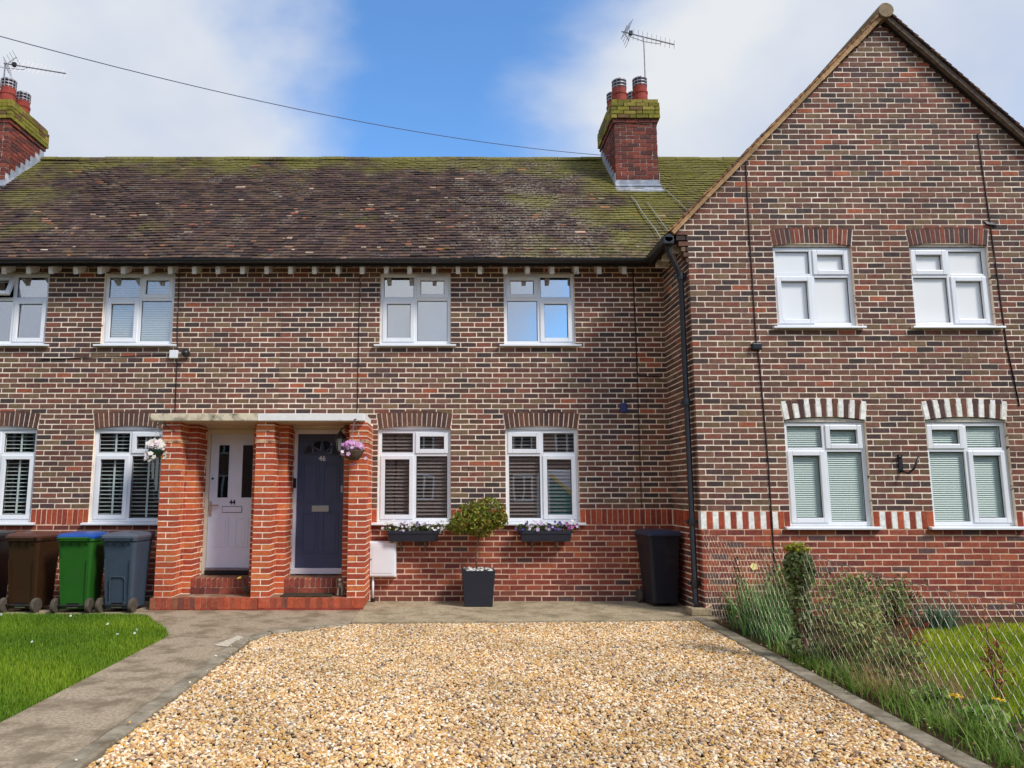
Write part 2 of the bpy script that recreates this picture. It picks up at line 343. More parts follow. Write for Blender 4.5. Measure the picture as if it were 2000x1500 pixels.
def wall_bricks(u0, u1, z0, z1, holes, place, pal=pal_for, left=None, right=None, off=0.0, skip=None):
    """stretcher bond; place(ua, ub, za, zb) -> (corner a, corner b)"""
    out = []; k = int(round(z0 / CH))
    while k * CH < z1 - 1e-6:
        za = k * CH + 0.0086; zb = (k + 1) * CH - 0.0086; zm = (za + zb) / 2; k += 1
        if skip and skip(zm): continue
        L = left(za - .007) if left else u0; Rr = right(za - .007) if right else u1
        runs = [(L, Rr)]
        for (a, b, c, d) in holes:
            if min(zb, d) - max(za, c) > 0.025:
                nr = []
                for (s, e) in runs:
                    if b <= s or a >= e: nr.append((s, e)); continue
                    if a > s: nr.append((s, a))
                    if b < e: nr.append((b, e))
                runs = nr
        o_ = off + (BL / 2 if k % 2 else 0) + random.uniform(-.012, .012)
        for (s, e) in runs:
            if e - s < 0.04: continue
            n0 = math.floor((s - o_) / BL); x = o_ + n0 * BL; js = [s]
            while x < e - 0.05:
                if x > s + 0.05: js.append(x + random.uniform(-.006, .006))
                x += BL
            js.append(e)
            for q in range(len(js) - 1):
                ua = js[q] + (0.0078 if q else 0.001); ub = js[q + 1] - (0.0078 if q < len(js) - 2 else 0.001)
                dz = random.uniform(-.0015, .0015); dp = random.uniform(-.0035, .0)
                a, b = place(ua, ub, za + dz, zb + dz, dp)
                out.append((a, b, pick(pal(zm))))
    return out
def backing(parent, rects, y0, y1, mat, name='mortar'):
    mb = MB()
    for (xa, xb, za, zb) in rects: mb.box((xa, y0, za), (xb, y1, zb))
    return mb.build(name, mat, parent)
def rect_minus(u0, u1, z0, z1, holes):
    us = sorted({u0, u1, *[h[0] for h in holes], *[h[1] for h in holes]}); us = [u for u in us if u0 <= u <= u1]
    out = []
    for a, b in zip(us, us[1:]):
        m = (a + b) / 2; hs = sorted([(h[2], h[3]) for h in holes if h[0] <= m <= h[1]]); z = z0
        for (c, d) in hs:
            if c > z: out.append((a, b, z, min(c, z1)))
            z = max(z, d)
        if z < z1: out.append((a, b, z, z1))
    return out

# ================================================================= GROUND
def sheet(name, pts, z, mat, kind='structure', th=0.0):
    mb = MB()
    n = len(pts)
    if th:
        mb.raw([(x, y, z) for x, y in pts] + [(x, y, z - th) for x, y in pts], [tuple(range(n))] + [(i, i + n, (i + 1) % n + n, (i + 1) % n) for i in range(n)])
    else: mb.raw([(x, y, z) for x, y in pts], [tuple(range(n))])
    o = mb.build(name, mat); o['kind'] = kind; return o
M['ground'] = mat_plain('rough_ground', lin((92, 92, 56)), 0.95, 0.1, 0.35, 0.6, 0.4, 10)
sheet('ground', [(-300, -300), (300, -300), (300, 300), (-300, 300)], -0.10, M['ground'])
sheet('road', [(-120, -18.6), (120, -18.6), (120, -12.6), (-120, -12.6)], -0.09, M['asphalt'])
sheet('pavement', [(-120, -12.6), (120, -12.6), (120, -9.0), (-120, -9.0)], 0.0, M['concrete'], th=0.12)
sheet('gravel_bed', [(-2.1, -9), (3.0, -9), (3.0, -1.40), (-1.5, -1.60), (-2.1, -2.3)], -0.035, M['gravel_base'])
sheet('path', [(-3.0, -9), (-2.2, -9), (-2.2, -2.75), (-2.08, -2.40), (-1.85, -2.17), (-1.5, -1.93), (-1.17, -1.72), (-1.17, -0.5), (-4.05, -0.5), (-4.05, -0.98), (-3.78, -1.08), (-3.55, -1.5), (-3.2, -2.0), (-3.0, -2.45)], 0.0, M['concrete'], th=0.12)
sheet('forecourt_slab', [(-1.16, -1.66), (0.6, -1.60), (2.2, -1.52), (3.0, -1.46), (3.45, -1.30), (3.45, -1.19), (3.125, -1.19), (3.125, 0.05), (-1.16, 0.05)], 0.008, M['concrete2'], th=0.12)
sheet('path_patch', [(-2.36, -2.95), (-2.13, -3.05), (-2.10, -2.62), (-2.26, -2.45)], 0.005, M['patch'])
sheet('bin_slab', [(-8.5, -1.02), (-4.05, -0.98), (-4.05, 0.05), (-8.5, 0.05)], -0.004, M['concrete2'], th=0.1)
sheet('lawn_soil', [(-9, -9), (-3.0, -9), (-3.0, -2.45), (-3.2, -2.0), (-3.55, -1.5), (-3.78, -1.08), (-4.05, -0.98), (-9, -1.02)], -0.03, M['soil'])
sheet('garden_soil', [(2.90, -9), (9.5, -9), (9.5, -1.0), (3.16, -1.0), (3.16, -1.3), (3.06, -1.4), (3.0, -3.8), (2.97, -5.6)], -0.006, M['soil'])
# edging stones along both sides of the gravel
def kerb(name, line, w, z, mat, L=0.9):
    root = None; prevs = []
    for i in range(len(line) - 1):
        a = Vector((*line[i], 0)); b = Vector((*line[i + 1], 0)); n = max(1, round((b - a).length / L))
        t = (b - a).normalized(); s = Vector((t.y, -t.x, 0))
        for k in range(n):
            p = a + (b - a) * (k / n) + t * 0.004; q = a + (b - a) * ((k + 1) / n) - t * 0.004
            dz = random.uniform(-.006, .006); ds = s * random.uniform(-.006, .006)
            mb = MB(); c4 = [p + ds, q + ds, q + ds + s * w, p + ds + s * w]
            mb.hexa([(v.x, v.y, z - 0.15) for v in c4], [(v.x, v.y, z + dz) for v in c4])
            prevs.append(mb)
    root = bpy.data.objects.new(name, None); col.objects.link(root); root.location = (line[0][0], line[0][1], 0); root['kind'] = 'structure'
    for mb in prevs: bevel(mb.build('edging_stone', mat, root), 0.012, 2)
kerb('kerb', [(-2.06, -8.95), (-2.06, -2.72), (-1.93, -2.32), (-1.52, -2.02), (-1.18, -1.80)], -0.13, 0.014, M['edging'], 0.62)
kerb('kerb', [(3.09, -1.32), (3.06, -3.8), (3.02, -5.6), (2.97, -8.95)], 0.16, 0.016, M['edging'], 0.9)

# gravel: loose stones scattered by geometry nodes
def mat_stone():
    m, n, l, b = newmat('gravel_stone'); b.inputs['Roughness'].default_value = 0.75; setspec(b, 0.35)
    oi = n.new('ShaderNodeObjectInfo'); cr_ = n.new('ShaderNodeValToRGB'); cr_.color_ramp.interpolation = 'CONSTANT'
    cols = [((226, 196, 146), .20), ((208, 164, 96), .17), ((236, 216, 180), .14), ((196, 148, 96), .12), ((216, 178, 140), .12), ((240, 230, 212), .06), ((172, 132, 96), .08), ((150, 128, 112), .05), ((112, 96, 86), .03), ((222, 170, 84), .03)]
    e = cr_.color_ramp.elements; p = 0
    for i, (c, w) in enumerate(cols):
        if i < 2: x = e[i]; x.position = p
        else: x = e.new(p)
        x.color = (*lin(c), 1); p += w
    l.new(oi.outputs['Random'], cr_.inputs[0])
    geo = n.new('ShaderNodeNewGeometry'); t = n.new('ShaderNodeTexNoise'); t.inputs['Scale'].default_value = 1.1; t.inputs['Detail'].default_value = 5; l.new(geo.outputs['Position'], t.inputs['Vector'])
    mr = n.new('ShaderNodeMapRange'); mr.inputs['From Min'].default_value = 0.3; mr.inputs['From Max'].default_value = 0.7; mr.inputs['To Min'].default_value = 0.78; mr.inputs['To Max'].default_value = 1.12; l.new(t.outputs['Fac'], mr.inputs['Value'])
    mm = n.new('ShaderNodeVectorMath'); mm.operation = 'SCALE'; l.new(cr_.outputs[0], mm.inputs[0]); l.new(mr.outputs[0], mm.inputs['Scale']); l.new(mm.outputs[0], b.inputs['Base Color'])
    return m
M['stone'] = mat_stone()
def scatter_stones(name, pts, z, density, size, seed):
    mb = MB(); mb.raw([(x, y, z) for x, y in pts], [tuple(range(len(pts)))]); o = mb.build(name, M['stone']); o['kind'] = 'stuff'
    ng = bpy.data.node_groups.new('stones', 'GeometryNodeTree'); ng.interface.new_socket('Geometry', in_out='INPUT', socket_type='NodeSocketGeometry'); ng.interface.new_socket('Geometry', in_out='OUTPUT', socket_type='NodeSocketGeometry')
    N = ng.nodes; Lk = ng.links; gi = N.new('NodeGroupInput'); go = N.new('NodeGroupOutput')
    dp = N.new('GeometryNodeDistributePointsOnFaces'); dp.inputs['Density'].default_value = density; dp.inputs['Seed'].default_value = seed; Lk.new(gi.outputs[0], dp.inputs['Mesh'])
    sp = N.new('GeometryNodeSetPosition'); rp = N.new('FunctionNodeRandomValue'); rp.data_type = 'FLOAT_VECTOR'; rp.inputs[0].default_value = (0, 0, -0.004); rp.inputs[1].default_value = (0, 0, 0.012)
    Lk.new(dp.outputs['Points'], sp.inputs['Geometry']); Lk.new(rp.outputs[0], sp.inputs['Offset'])
    ico = N.new('GeometryNodeMeshIcoSphere'); ico.inputs['Radius'].default_value = 1; ico.inputs['Subdivisions'].default_value = 2
    nzt = N.new('ShaderNodeTexNoise'); nzt.inputs['Scale'].default_value = 0.9; nzt.inputs['Detail'].default_value = 1
    sub = N.new('ShaderNodeVectorMath'); sub.operation = 'SUBTRACT'; sub.inputs[1].default_value = (.5, .5, .5); Lk.new(nzt.outputs['Color'], sub.inputs[0])
    sp2 = N.new('GeometryNodeSetPosition'); Lk.new(ico.outputs['Mesh'], sp2.inputs['Geometry']); Lk.new(sub.outputs[0], sp2.inputs['Offset'])
    sm = N.new('GeometryNodeSetMaterial'); sm.inputs['Material'].default_value = M['stone']; Lk.new(sp2.outputs[0], sm.inputs['Geometry'])
    ip = N.new('GeometryNodeInstanceOnPoints'); Lk.new(sp.outputs[0], ip.inputs['Points']); Lk.new(sm.outputs[0], ip.inputs['Instance'])
    rr = N.new('FunctionNodeRandomValue'); rr.data_type = 'FLOAT_VECTOR'; rr.inputs[0].default_value = (-.5, -.5, 0); rr.inputs[1].default_value = (.5, .5, 6.28); rr.inputs['Seed'].default_value = 3
    rs = N.new('FunctionNodeRandomValue'); rs.data_type = 'FLOAT_VECTOR'; rs.inputs[0].default_value = (size * .55, size * .45, size * .32); rs.inputs[1].default_value = (size * 1.25, size * .95, size * .68); rs.inputs['Seed'].default_value = 5
    Lk.new(rr.outputs[0], ip.inputs['Rotation']); Lk.new(rs.outputs[0], ip.inputs['Scale'])
    jn = N.new('GeometryNodeJoinGeometry'); Lk.new(ip.outputs[0], jn.inputs[0]); Lk.new(jn.outputs[0], go.inputs[0])
    md = o.modifiers.new('stones', 'NODES'); md.node_group = ng
    return o
GR = [(-2.05, -8.0), (2.97, -8.0), (3.02, -5.6), (3.06, -3.8), (3.08, -1.52), (2.2, -1.55), (0.6, -1.63), (-1.15, -1.71), (-1.50, -2.02), (-1.92, -2.33), (-2.05, -2.74)]
scatter_stones('gravel', GR, -0.018, 4200, 0.0145, 1)
scatter_stones('spilt_gravel', [(-2.18, -6.5), (-2.06, -6.5), (-2.06, -2.8), (-2.18, -2.8)], 0.018, 26, 0.011, 4)
scatter_stones('spilt_gravel', [(2.98, -6.5), (3.22, -6.5), (3.24, -3.0), (3.06, -3.0)], 0.018, 40, 0.010, 9)

# ================================================================= HOUSES
PX = -2.49                                        # party line between 44 and 46
h44 = thing('terraced_house', 'brown brick terraced house with the white front door numbered 44', 'house', (-5.3, 0, 0))
h46 = thing('terraced_house', 'brown brick terraced house with the navy front door numbered 46', 'house', (0.32, 0, 0))
hg = thing('gabled_house', 'tall brick house end with steep gable and white striped window arches', 'house', (5.94, -1.2, 0))
W = 1.045
UP = (3.65, 4.722); LO = (1.09, 2.40)
win44 = [(-6.98, 'B'), (-5.12, 'A')]; win46 = [(-1.04, 'A'), (0.785, 'B')]; wing_ = [(4.255, 'A'), (6.055, 'B')]
def front_place(y):
    return lambda ua, ub, za, zb, dp: ((ua, y + dp, za), (ub, y + 0.10, zb))
EAVE = 4.95
def arch_holes(x, z): return [(x - e, x + W + e, z + i * .075, z + (i + 1) * .075) for i, e in enumerate((.008, .019, .030))]
def front_wall(house, u0, u1, wins, doors, porch):
    holes = []; bh = []
    for (x, t) in wins:
        holes.append((x, x + W, 3.6, 4.745)); holes.append((x, x + W, 1.05, 2.42)); bh.append((x, x + W, 3.6, 4.76)); bh.append((x, x + W, 1.05, 2.45))
        holes += arch_holes(x, 2.40)
    for d in doors: bh.append((*d, 0.0, 2.44))
    if porch: holes.append((*porch, 0, 2.445))
    wall = backing(house, rect_minus(u0, u1, -0.1, EAVE, bh), 0.003, 0.22, M['mortar'], 'wall')
    bs = wall_bricks(u0, u1, 0, EAVE, holes, front_place(0.0), off=0.03, skip=lambda z: 1.05 < z < 1.275)
    # soldier course between the openings
    runs = [(u0, u1)]
    for (x, t) in wins: runs = [r for s, e in runs for r in ((s, min(e, x)), (max(s, x + W), e)) if r[1] - r[0] > 0.05]
    if porch: runs = [r for s, e in runs for r in ((s, min(e, porch[0])), (max(s, porch[1]), e)) if r[1] - r[0] > 0.05]
    sol = []
    for s, e in runs:
        n = max(1, round((e - s) / 0.0755)); w = (e - s) / n
        for k in range(n): sol.append(((s + k * w + 0.0058, random.uniform(-.003, .0), 1.0572), (s + (k + 1) * w - 0.0058, 0.1, 1.268), pick(PAL_SOLD)))
    emit_bricks(sol, wall, 'soldier_brick', 140)
    emit_bricks(bs, wall, 'brick', 300)
    # red mortar under the soldier course sits just in front of the pale one
    low = rect_minus(u0, u1, -0.1, 1.275, [(a, b, c, d) for a, b, c, d in bh if c < 1.27] + ([(*porch, 0, 2.445)] if porch else []))
    backing(house, low, 0.0012, 0.0028, M['mortar_red'], 'plinth_mortar')
    return wall
def arch(wall, x0, x1, zb, h, rise, n, y, colf, proud=0.004):
    c = x1 - x0; rad = c * c / (8 * rise) + rise / 2; cx = (x0 + x1) / 2; cz = zb + rise - rad; a0 = math.asin(c / 2 / rad)
    for k in range(n):
        t0 = -a0 + 2 * a0 * k / n + 0.0062 / rad; t1 = -a0 + 2 * a0 * (k + 1) / n - 0.0062 / rad
        P = lambda t, r_: (cx + math.sin(t) * r_, cz + math.cos(t) * r_)
        q = [P(t0, rad), P(t1, rad), P(t1, rad + h), P(t0, rad + h)]
        yy = y - proud + random.uniform(-.0015, .0015)
        mb = MB(); c_ = colf(k)
        mb.hexa([(q[0][0], yy, q[0][1]), (q[1][0], yy, q[1][1]), (q[1][0], y + 0.1, q[1][1]), (q[0][0], y + 0.1, q[0][1])],
                [(q[3][0], yy, q[3][1]), (q[2][0], yy, q[2][1]), (q[2][0], y + 0.1, q[2][1]), (q[3][0], y + 0.1, q[3][1])], c_)
        mb.build('arch_brick', M['brick_s'], wall)
    # mortar bed of the arch
    mb = MB(); N = 12; vs_ = []
    for k in range(N + 1):
        t = -a0 + 2 * a0 * k / N - (0.006 / rad if k == 0 else 0) + (0.006 / rad if k == N else 0)
        for r_ in (rad + 0.001, rad + h + 0.011):
            for yy in (y + 0.0015, y + 0.09): vs_.append((cx + math.sin(t) * r_, yy, cz + math.cos(t) * r_))
    fs = []
    for k in range(N):
        a = k * 4; b = a + 4
        fs += [(a, b, b + 2, a + 2), (a + 2, b + 2, b + 3, a + 3), (a + 1, a, b, b + 1) if False else (a, a + 1, b + 1, b)]
    fs += [(0, 2, 3, 1), (4 * N, 4 * N + 1, 4 * N + 3, 4 * N + 2)]
    mb.raw(vs_, fs); mb.build('arch_mortar', M['mortar'], wall)
    return (cx, cz, rad, a0)

# ---- windows
def slats(x0, x1, z0, z1, y, pitch, w, tilt, tapes=()):
    mb = MB(); z = z0 + pitch / 2; dy = w / 2 * math.cos(tilt); dz = w / 2 * math.sin(tilt)
    while z < z1:
        t = 0.0015; mb.hexa([(x0, y - dy, z - dz - t), (x1, y - dy, z - dz - t), (x1, y + dy, z + dz - t), (x0, y + dy, z + dz - t)], [(x0, y - dy, z - dz + t), (x1, y - dy, z - dz + t), (x1, y + dy, z + dz + t), (x0, y + dy, z + dz + t)])
        z += pitch
    for tx in tapes: mb.box((tx - 0.014, y - dy - 0.004, z0), (tx + 0.014, y - dy - 0.001, z1))
    return mb
M['slat_brown'] = mat_plain('wood_slats', lin((178, 160, 152)), 0.5, 0.4, 0.1, 20)
M['slat_white'] = mat_plain('white_slats', lin((214, 220, 212)), 0.45, 0.4)
M['slat_green'] = mat_plain('pale_slats', lin((196, 212, 202)), 0.5, 0.4)
M['roller_white'] = mat_plain('white_roller_blind', (0.90, 0.90, 0.88), 0.8, 0.2)
M['cassette'] = mat_plain('blind_cassette', (0.012, 0.012, 0.014), 0.6, 0.2)
M['roller_sky_tint'] = mat_plain('sky_tint_blind', lin((138, 150, 182)), 0.8, 0.2)  # blue-grey puts the reflected sky's tint into the blind's colour
M['net'] = mat_plain('net_curtain', lin((190, 190, 185)), 0.9, 0.1)
def window(house, x, y, zr, typ, blind, glass, arched=True, openfan=False):
    z0, z1 = zr; x0, x1 = x, x + W; fb = 0.052; yf = y + 0.05; yb = y + 0.115
    tz = z1 - 0.385 if z1 > 3 else z1 - 0.355
    mxm = (x0 + x1) / 2; mw = 0.026; th = 0.026
    mb = MB()
    mb.box((x0 + 0.002, yf, z0), (x0 + fb, yb, z1)); mb.box((x1 - fb, yf, z0), (x1 - 0.002, yb, z1))
    mb.box((x0 + fb, yf, z1 - fb), (x1 - fb, yb, z1)); mb.box((x0 + fb, yf, z0), (x1 - fb, yb, z0 + fb))
    mb.box((mxm - mw, yf, z0 + fb), (mxm + mw, yb, z1 - fb))
    mb.box((x0 + fb, yf, tz - th), (mxm - mw, yb, tz + th)); mb.box((mxm + mw, yf, tz - th), (x1 - fb, yb, tz + th))
    win = bevel(mb.build('window', M['upvc'], house), 0.005, 2)
    cells = {'tl': (x0 + fb, mxm - mw, tz + th, z1 - fb), 'tr': (mxm + mw, x1 - fb, tz + th, z1 - fb), 'bl': (x0 + fb, mxm - mw, z0 + fb, tz - th), 'br': (mxm + mw, x1 - fb, z0 + fb, tz - th)}
    opn = ('tr', 'bl') if typ == 'A' else ('tl', 'br')
    for k, (a, b, c, d) in cells.items():
        fan = openfan and k == 'tl'
        M4 = Matrix.Translation((0, 0, 0))
        if fan: M4 = Matrix.Translation((0, yf, d)) @ Matrix.Rotation(R(-24), 4, 'X') @ Matrix.Translation((0, -yf, -d))
        if k in opn:
            ov = 0.012; sb = 0.048; s = MB(); ys = yf - 0.016
            A, B, C, D_ = a - ov, b + ov, c - ov, d + ov
            s.box((A, ys, C), (A + sb + ov, yb - .03, D_)); s.box((B - sb - ov, ys, C), (B, yb - .03, D_)); s.box((A + sb + ov, ys, C), (B - sb - ov, yb - .03, C + sb + ov)); s.box((A + sb + ov, ys, D_ - sb - ov), (B - sb - ov, yb - .03, D_))
            if fan: s.v = [tuple(M4 @ Vector(v)) for v in s.v]
            bevel(s.build('sash', M['upvc'], win), 0.006, 2); a += sb; b -= sb; c += sb; d -= sb
        g = MB(); gy = yf + 0.028; r_ = 0.007
        g.box((a, gy - .006, c), (a + r_, gy - .001, d)); g.box((b - r_, gy - .006, c), (b, gy - .001, d)); g.box((a + r_, gy - .006, c), (b - r_, gy - .001, c + r_)); g.box((a + r_, gy - .006, d - r_), (b - r_, gy - .001, d))
        p = MB(); p.box((a - .004, gy, c - .004), (b + .004, gy + 0.004, d + .004))
        if fan:
            g.v = [tuple(M4 @ Vector(v)) for v in g.v]; p.v = [tuple(M4 @ Vector(v)) for v in p.v]
        g.build('gasket', M['upvc_rim'], win); p.build('pane', glass, win)
    s = MB(); s.hexa([(x0 - 0.075, y - 0.07, z0 - 0.042), (x1 + 0.075, y - 0.07, z0 - 0.042), (x1 + 0.075, y - 0.004, z0 - 0.04), (x0 - 0.075, y - 0.004, z0 - 0.04)], [(x0 - 0.075, y - 0.07, z0 - 0.016), (x1 + 0.075, y - 0.07, z0 - 0.016), (x1 + 0.075, y - 0.004, z0 - 0.004), (x0 - 0.075, y - 0.004, z0 - 0.004)])
    s.box((x0 + 0.001, y - 0.0039, z0 - 0.042), (x1 - 0.001, y + 0.115, z0 - 0.003)); bevel(s.build('sill', M['upvc'], win), 0.004, 2)
    # curved white board between frame head and arch
    rise = 0.04 if arched else 0.035; hb = MB(); N = 10; vs_ = []; base = 0.012 if arched else 0.003
    for i in range(N + 1):
        u = -1 + 2 * i / N; zt = z1 + base + rise * (1 - u * u)
        xx = x0 + 0.003 + (W - 0.006) * i / N
        for yy in (y + 0.03, y + 0.09): vs_ += [(xx, yy, z1 - 0.006 + 0.0061), (xx, yy, zt)]
    fs = []
    for i in range(N):
        a = i * 4; b = a + 4; fs += [(a, b, b + 1, a + 1), (a + 1, b + 1, b + 3, a + 3)]
    hb.raw(vs_, fs); hb.build('head_board', M['rafter_white'] if (arched == 'rough' or not arched) else M['upvc'], win)
    xi0, xi1, zi0, zi1 = x0 + 0.03, x1 - 0.03, z0 + 0.03, z1 - 0.03; yb2 = y + {'roller': .089, 'green': .103, 'grey': .12, 'brown': .118, 'venetian': .105}.get(blind, .13)
    if blind == 'brown': slats(xi0, xi1, zi0, zi1, yb2, 0.052, 0.044, R(40)).build('blind', M['slat_brown'], win)
    elif blind == 'white': slats(xi0, xi1, zi0, zi1, yb2, 0.055, 0.046, R(14), [x0 + W * f for f in (0.27, 0.74)]).build('blind', M['slat_white'], win)
    elif blind == 'venetian': slats(xi0, xi1, zi0, zi1, yb2, 0.027, 0.026, R(52)).build('blind', M['slat_white'], win)
    elif blind == 'green': slats(xi0, xi1, zi0, zi1, yb2, 0.027, 0.027, R(58)).build('blind', M['slat_green'], win)
    elif blind in ('roller', 'grey'):
        b = MB(); b.box((xi0, yb2, zi0), (xi1, yb2 + .004, zi1)); b.build('blind', M['roller_white' if blind == 'roller' else 'roller_sky_tint'], win)
    if blind == 'grey':
        b = MB(); b.box((xi0, yb2 - .03, zi1 - 0.075), (xi1, yb2 - .002, zi1)); b.build('blind_cassette', M['cassette'], win)
    # dim room behind the glass
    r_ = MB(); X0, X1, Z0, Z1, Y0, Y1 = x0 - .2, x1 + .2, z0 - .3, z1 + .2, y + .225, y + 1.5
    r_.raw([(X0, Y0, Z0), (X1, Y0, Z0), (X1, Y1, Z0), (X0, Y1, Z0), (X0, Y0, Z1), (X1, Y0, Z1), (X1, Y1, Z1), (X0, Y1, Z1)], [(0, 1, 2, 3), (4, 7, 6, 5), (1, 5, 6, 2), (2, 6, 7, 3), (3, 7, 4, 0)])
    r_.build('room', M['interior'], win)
    if blind == 'white' and x > -5.5:
        n = MB()
        for i in range(9):
            xa = x1 - 0.08 - i * 0.03 + 0.01 * (i % 2); n.box((xa - .015, yb2 - .05 + .012 * (i % 2), z0 + 0.25 + i * 0.09), (xa + .016, yb2 - .045 + .012 * (i % 2), zi1))
        n.build('net_curtain', M['net'], win)
    return win
wall44 = front_wall(h44, -8.11, PX, win44, [(-3.51, -2.73)], (-3.875, PX))
wall46 = front_wall(h46, PX + 0.0005, 3.135, win46, [(-2.25, -1.47)], (PX, -1.115))
for wl_, ws in ((wall44, win44), (wall46, win46)):
    for (x, t) in ws: arch(wl_, x + 0.005, x + W - 0.005, 2.412, 0.215, 0.04, 15, 0.0, lambda k: pick(PAL_ARCH))
window(h44, -6.98, 0, UP, 'B', 'none', M['glass_up'], False, True); window(h44, -5.12, 0, UP, 'A', 'venetian', M['glass'], False)
window(h44, -6.98, 0, LO, 'B', 'white', M['glass_soft']); window(h44, -5.12, 0, LO, 'A', 'white', M['glass_soft'])
window(h46, -1.04, 0, UP, 'A', 'grey', M['glass_up'], False); window(h46, 0.785, 0, UP, 'B', 'grey', M['glass_up'], False)
window(h46, -1.04, 0, LO, 'A', 'brown', M['glass']); window(h46, 0.785, 0, LO, 'B', 'brown', M['glass'])

# ---- gabled house
GY = -1.2; GX0, GX1, AX, AZ = 3.135, 8.745, 5.94, 7.90; SL = 1.03
def g_left(z): 
    if z > 4.93: return AX - (AZ + .03 - z) / SL
    return GX0 - max(0, math.ceil((z - 4.46) / 0.075)) * 0.03 if z > 4.46 else GX0
def g_right(z):
    if z > 4.93: return AX + (AZ + .03 - z) / SL
    return GX1
gh = []; gb = []
for (x, t) in wing_:
    gh += [(x, x + W, 3.6, 4.76), (x, x + W, 1.05, 2.42), *arch_holes(x, 4.725), *arch_holes(x, 2.40)]
    gb += [(x, x + W, 3.6, 4.76), (x, x + W, 1.05, 2.46)]
gw = MB()
for (a, b, c, d) in rect_minus(GX0, GX1, -0.1, 4.93, gb): gw.box((a + (.006 if a == GX0 else 0), GY + .003, c), (b, GY + .22, d))
gw.raw([(2.97, GY + .003, 4.93), (8.90, GY + .003, 4.93), (AX, GY + .003, AZ), (2.97, GY + .22, 4.93), (8.90, GY + .22, 4.93), (AX, GY + .22, AZ)], [(0, 1, 2), (5, 4, 3), (0, 2, 5, 3), (1, 4, 5, 2)])
gwall = gw.build('wall', M['mortar'], hg)
gbs = wall_bricks(GX0, GX1, 0, 7.86, gh, front_place(GY), left=g_left, right=g_right, off=0.07, skip=lambda z: 1.05 < z < 1.275)
emit_bricks(gbs, gwall, 'brick', 260)
backing(hg, rect_minus(GX0 + .0065, GX1, -0.1, 1.275, [g for g in gb if g[2] < 1.2]), GY + .0012, GY + .0028, M['mortar_red'], 'plinth_mortar')
sol = []; kk = 0
for s, e in ((GX0, wing_[0][0]), (wing_[0][0] + W, wing_[1][0]), (wing_[1][0] + W, GX1)):
    n = round((e - s) / 0.0755); w = (e - s) / n
    for k in range(n):
        edge = (s > 4 and k == 0) or (e < 8 and k == n - 1)
        sol.append(((s + k * w + .0045, GY - .002, 1.0555), (s + (k + 1) * w - .0045, GY + .1, 1.2695), WHITE_B if (kk % 2 == 0 and not edge) else pick(PAL_SOLD))); kk += 1
emit_bricks(sol, gwall, 'soldier_brick', 140)
for (x, t) in wing_:
    arch(gwall, x + .005, x + W - .005, 4.735, 0.215, 0.04, 17, GY, lambda k: pick(PAL_ARCHG))
    arch(gwall, x + .005, x + W - .005, 2.425, 0.235, 0.04, 15, GY, lambda k: WHITE_B if k % 2 == 0 else pick(PAL_ARCH))
for (x, t) in wing_:
    window(hg, x, GY, UP, t, 'roller', M['glass_pale'], 'rough'); window(hg, x, GY, LO, t, 'green', M['glass_pale'], 'rough')
# return wall facing the forecourt
sw = MB(); sw.box((GX0 + .003, GY + .1, -.1), (GX0 + .2, 0.21, 4.95)); swall = sw.build('side_wall', M['mortar'], hg)
def side_place(ua, ub, za, zb, dp): return ((GX0 + dp, GY + ua, za), (GX0 + 0.1, GY + ub, zb))
sb = wall_bricks(0.102, 1.2, 0, 4.95, [], side_place, off=0.215, skip=lambda z: 1.05 < z < 1.275)
sb += [((GX0 + .0, GY + .102 + k * .0757 + .0045, 1.0555), (GX0 + .1, GY + .102 + (k + 1) * .0757 - .0045, 1.2695), pick(PAL_SOLD)) for k in range(14)]
emit_bricks(sb, swall, 'side_brick', 40)
# closing walls so that no daylight leaks through the roofs
M['plain_brick'] = mat_plain('far_brickwork', lin((110, 78, 66)), 0.9, 0.1, 0.2, 3)
for hh, xa, xb in ((h44, -8.11, -8.0), (hg, GX1 - .12, GX1)):
    mb = MB(); mb.box((xa, GY + .22 if hh is hg else .23, -.1), (xb, 6.2, 4.9)); mb.build('end_wall', M['plain_brick'], hh)
for hh, xa, xb in ((h44, -8.11, PX), (h46, PX + .001, 3.13), (hg, 3.131, GX1)):
    mb = MB(); mb.box((xa, 6.2, -.1), (xb, 6.4, 4.9)); mb.build('rear_wall', M['plain_brick'], hh)

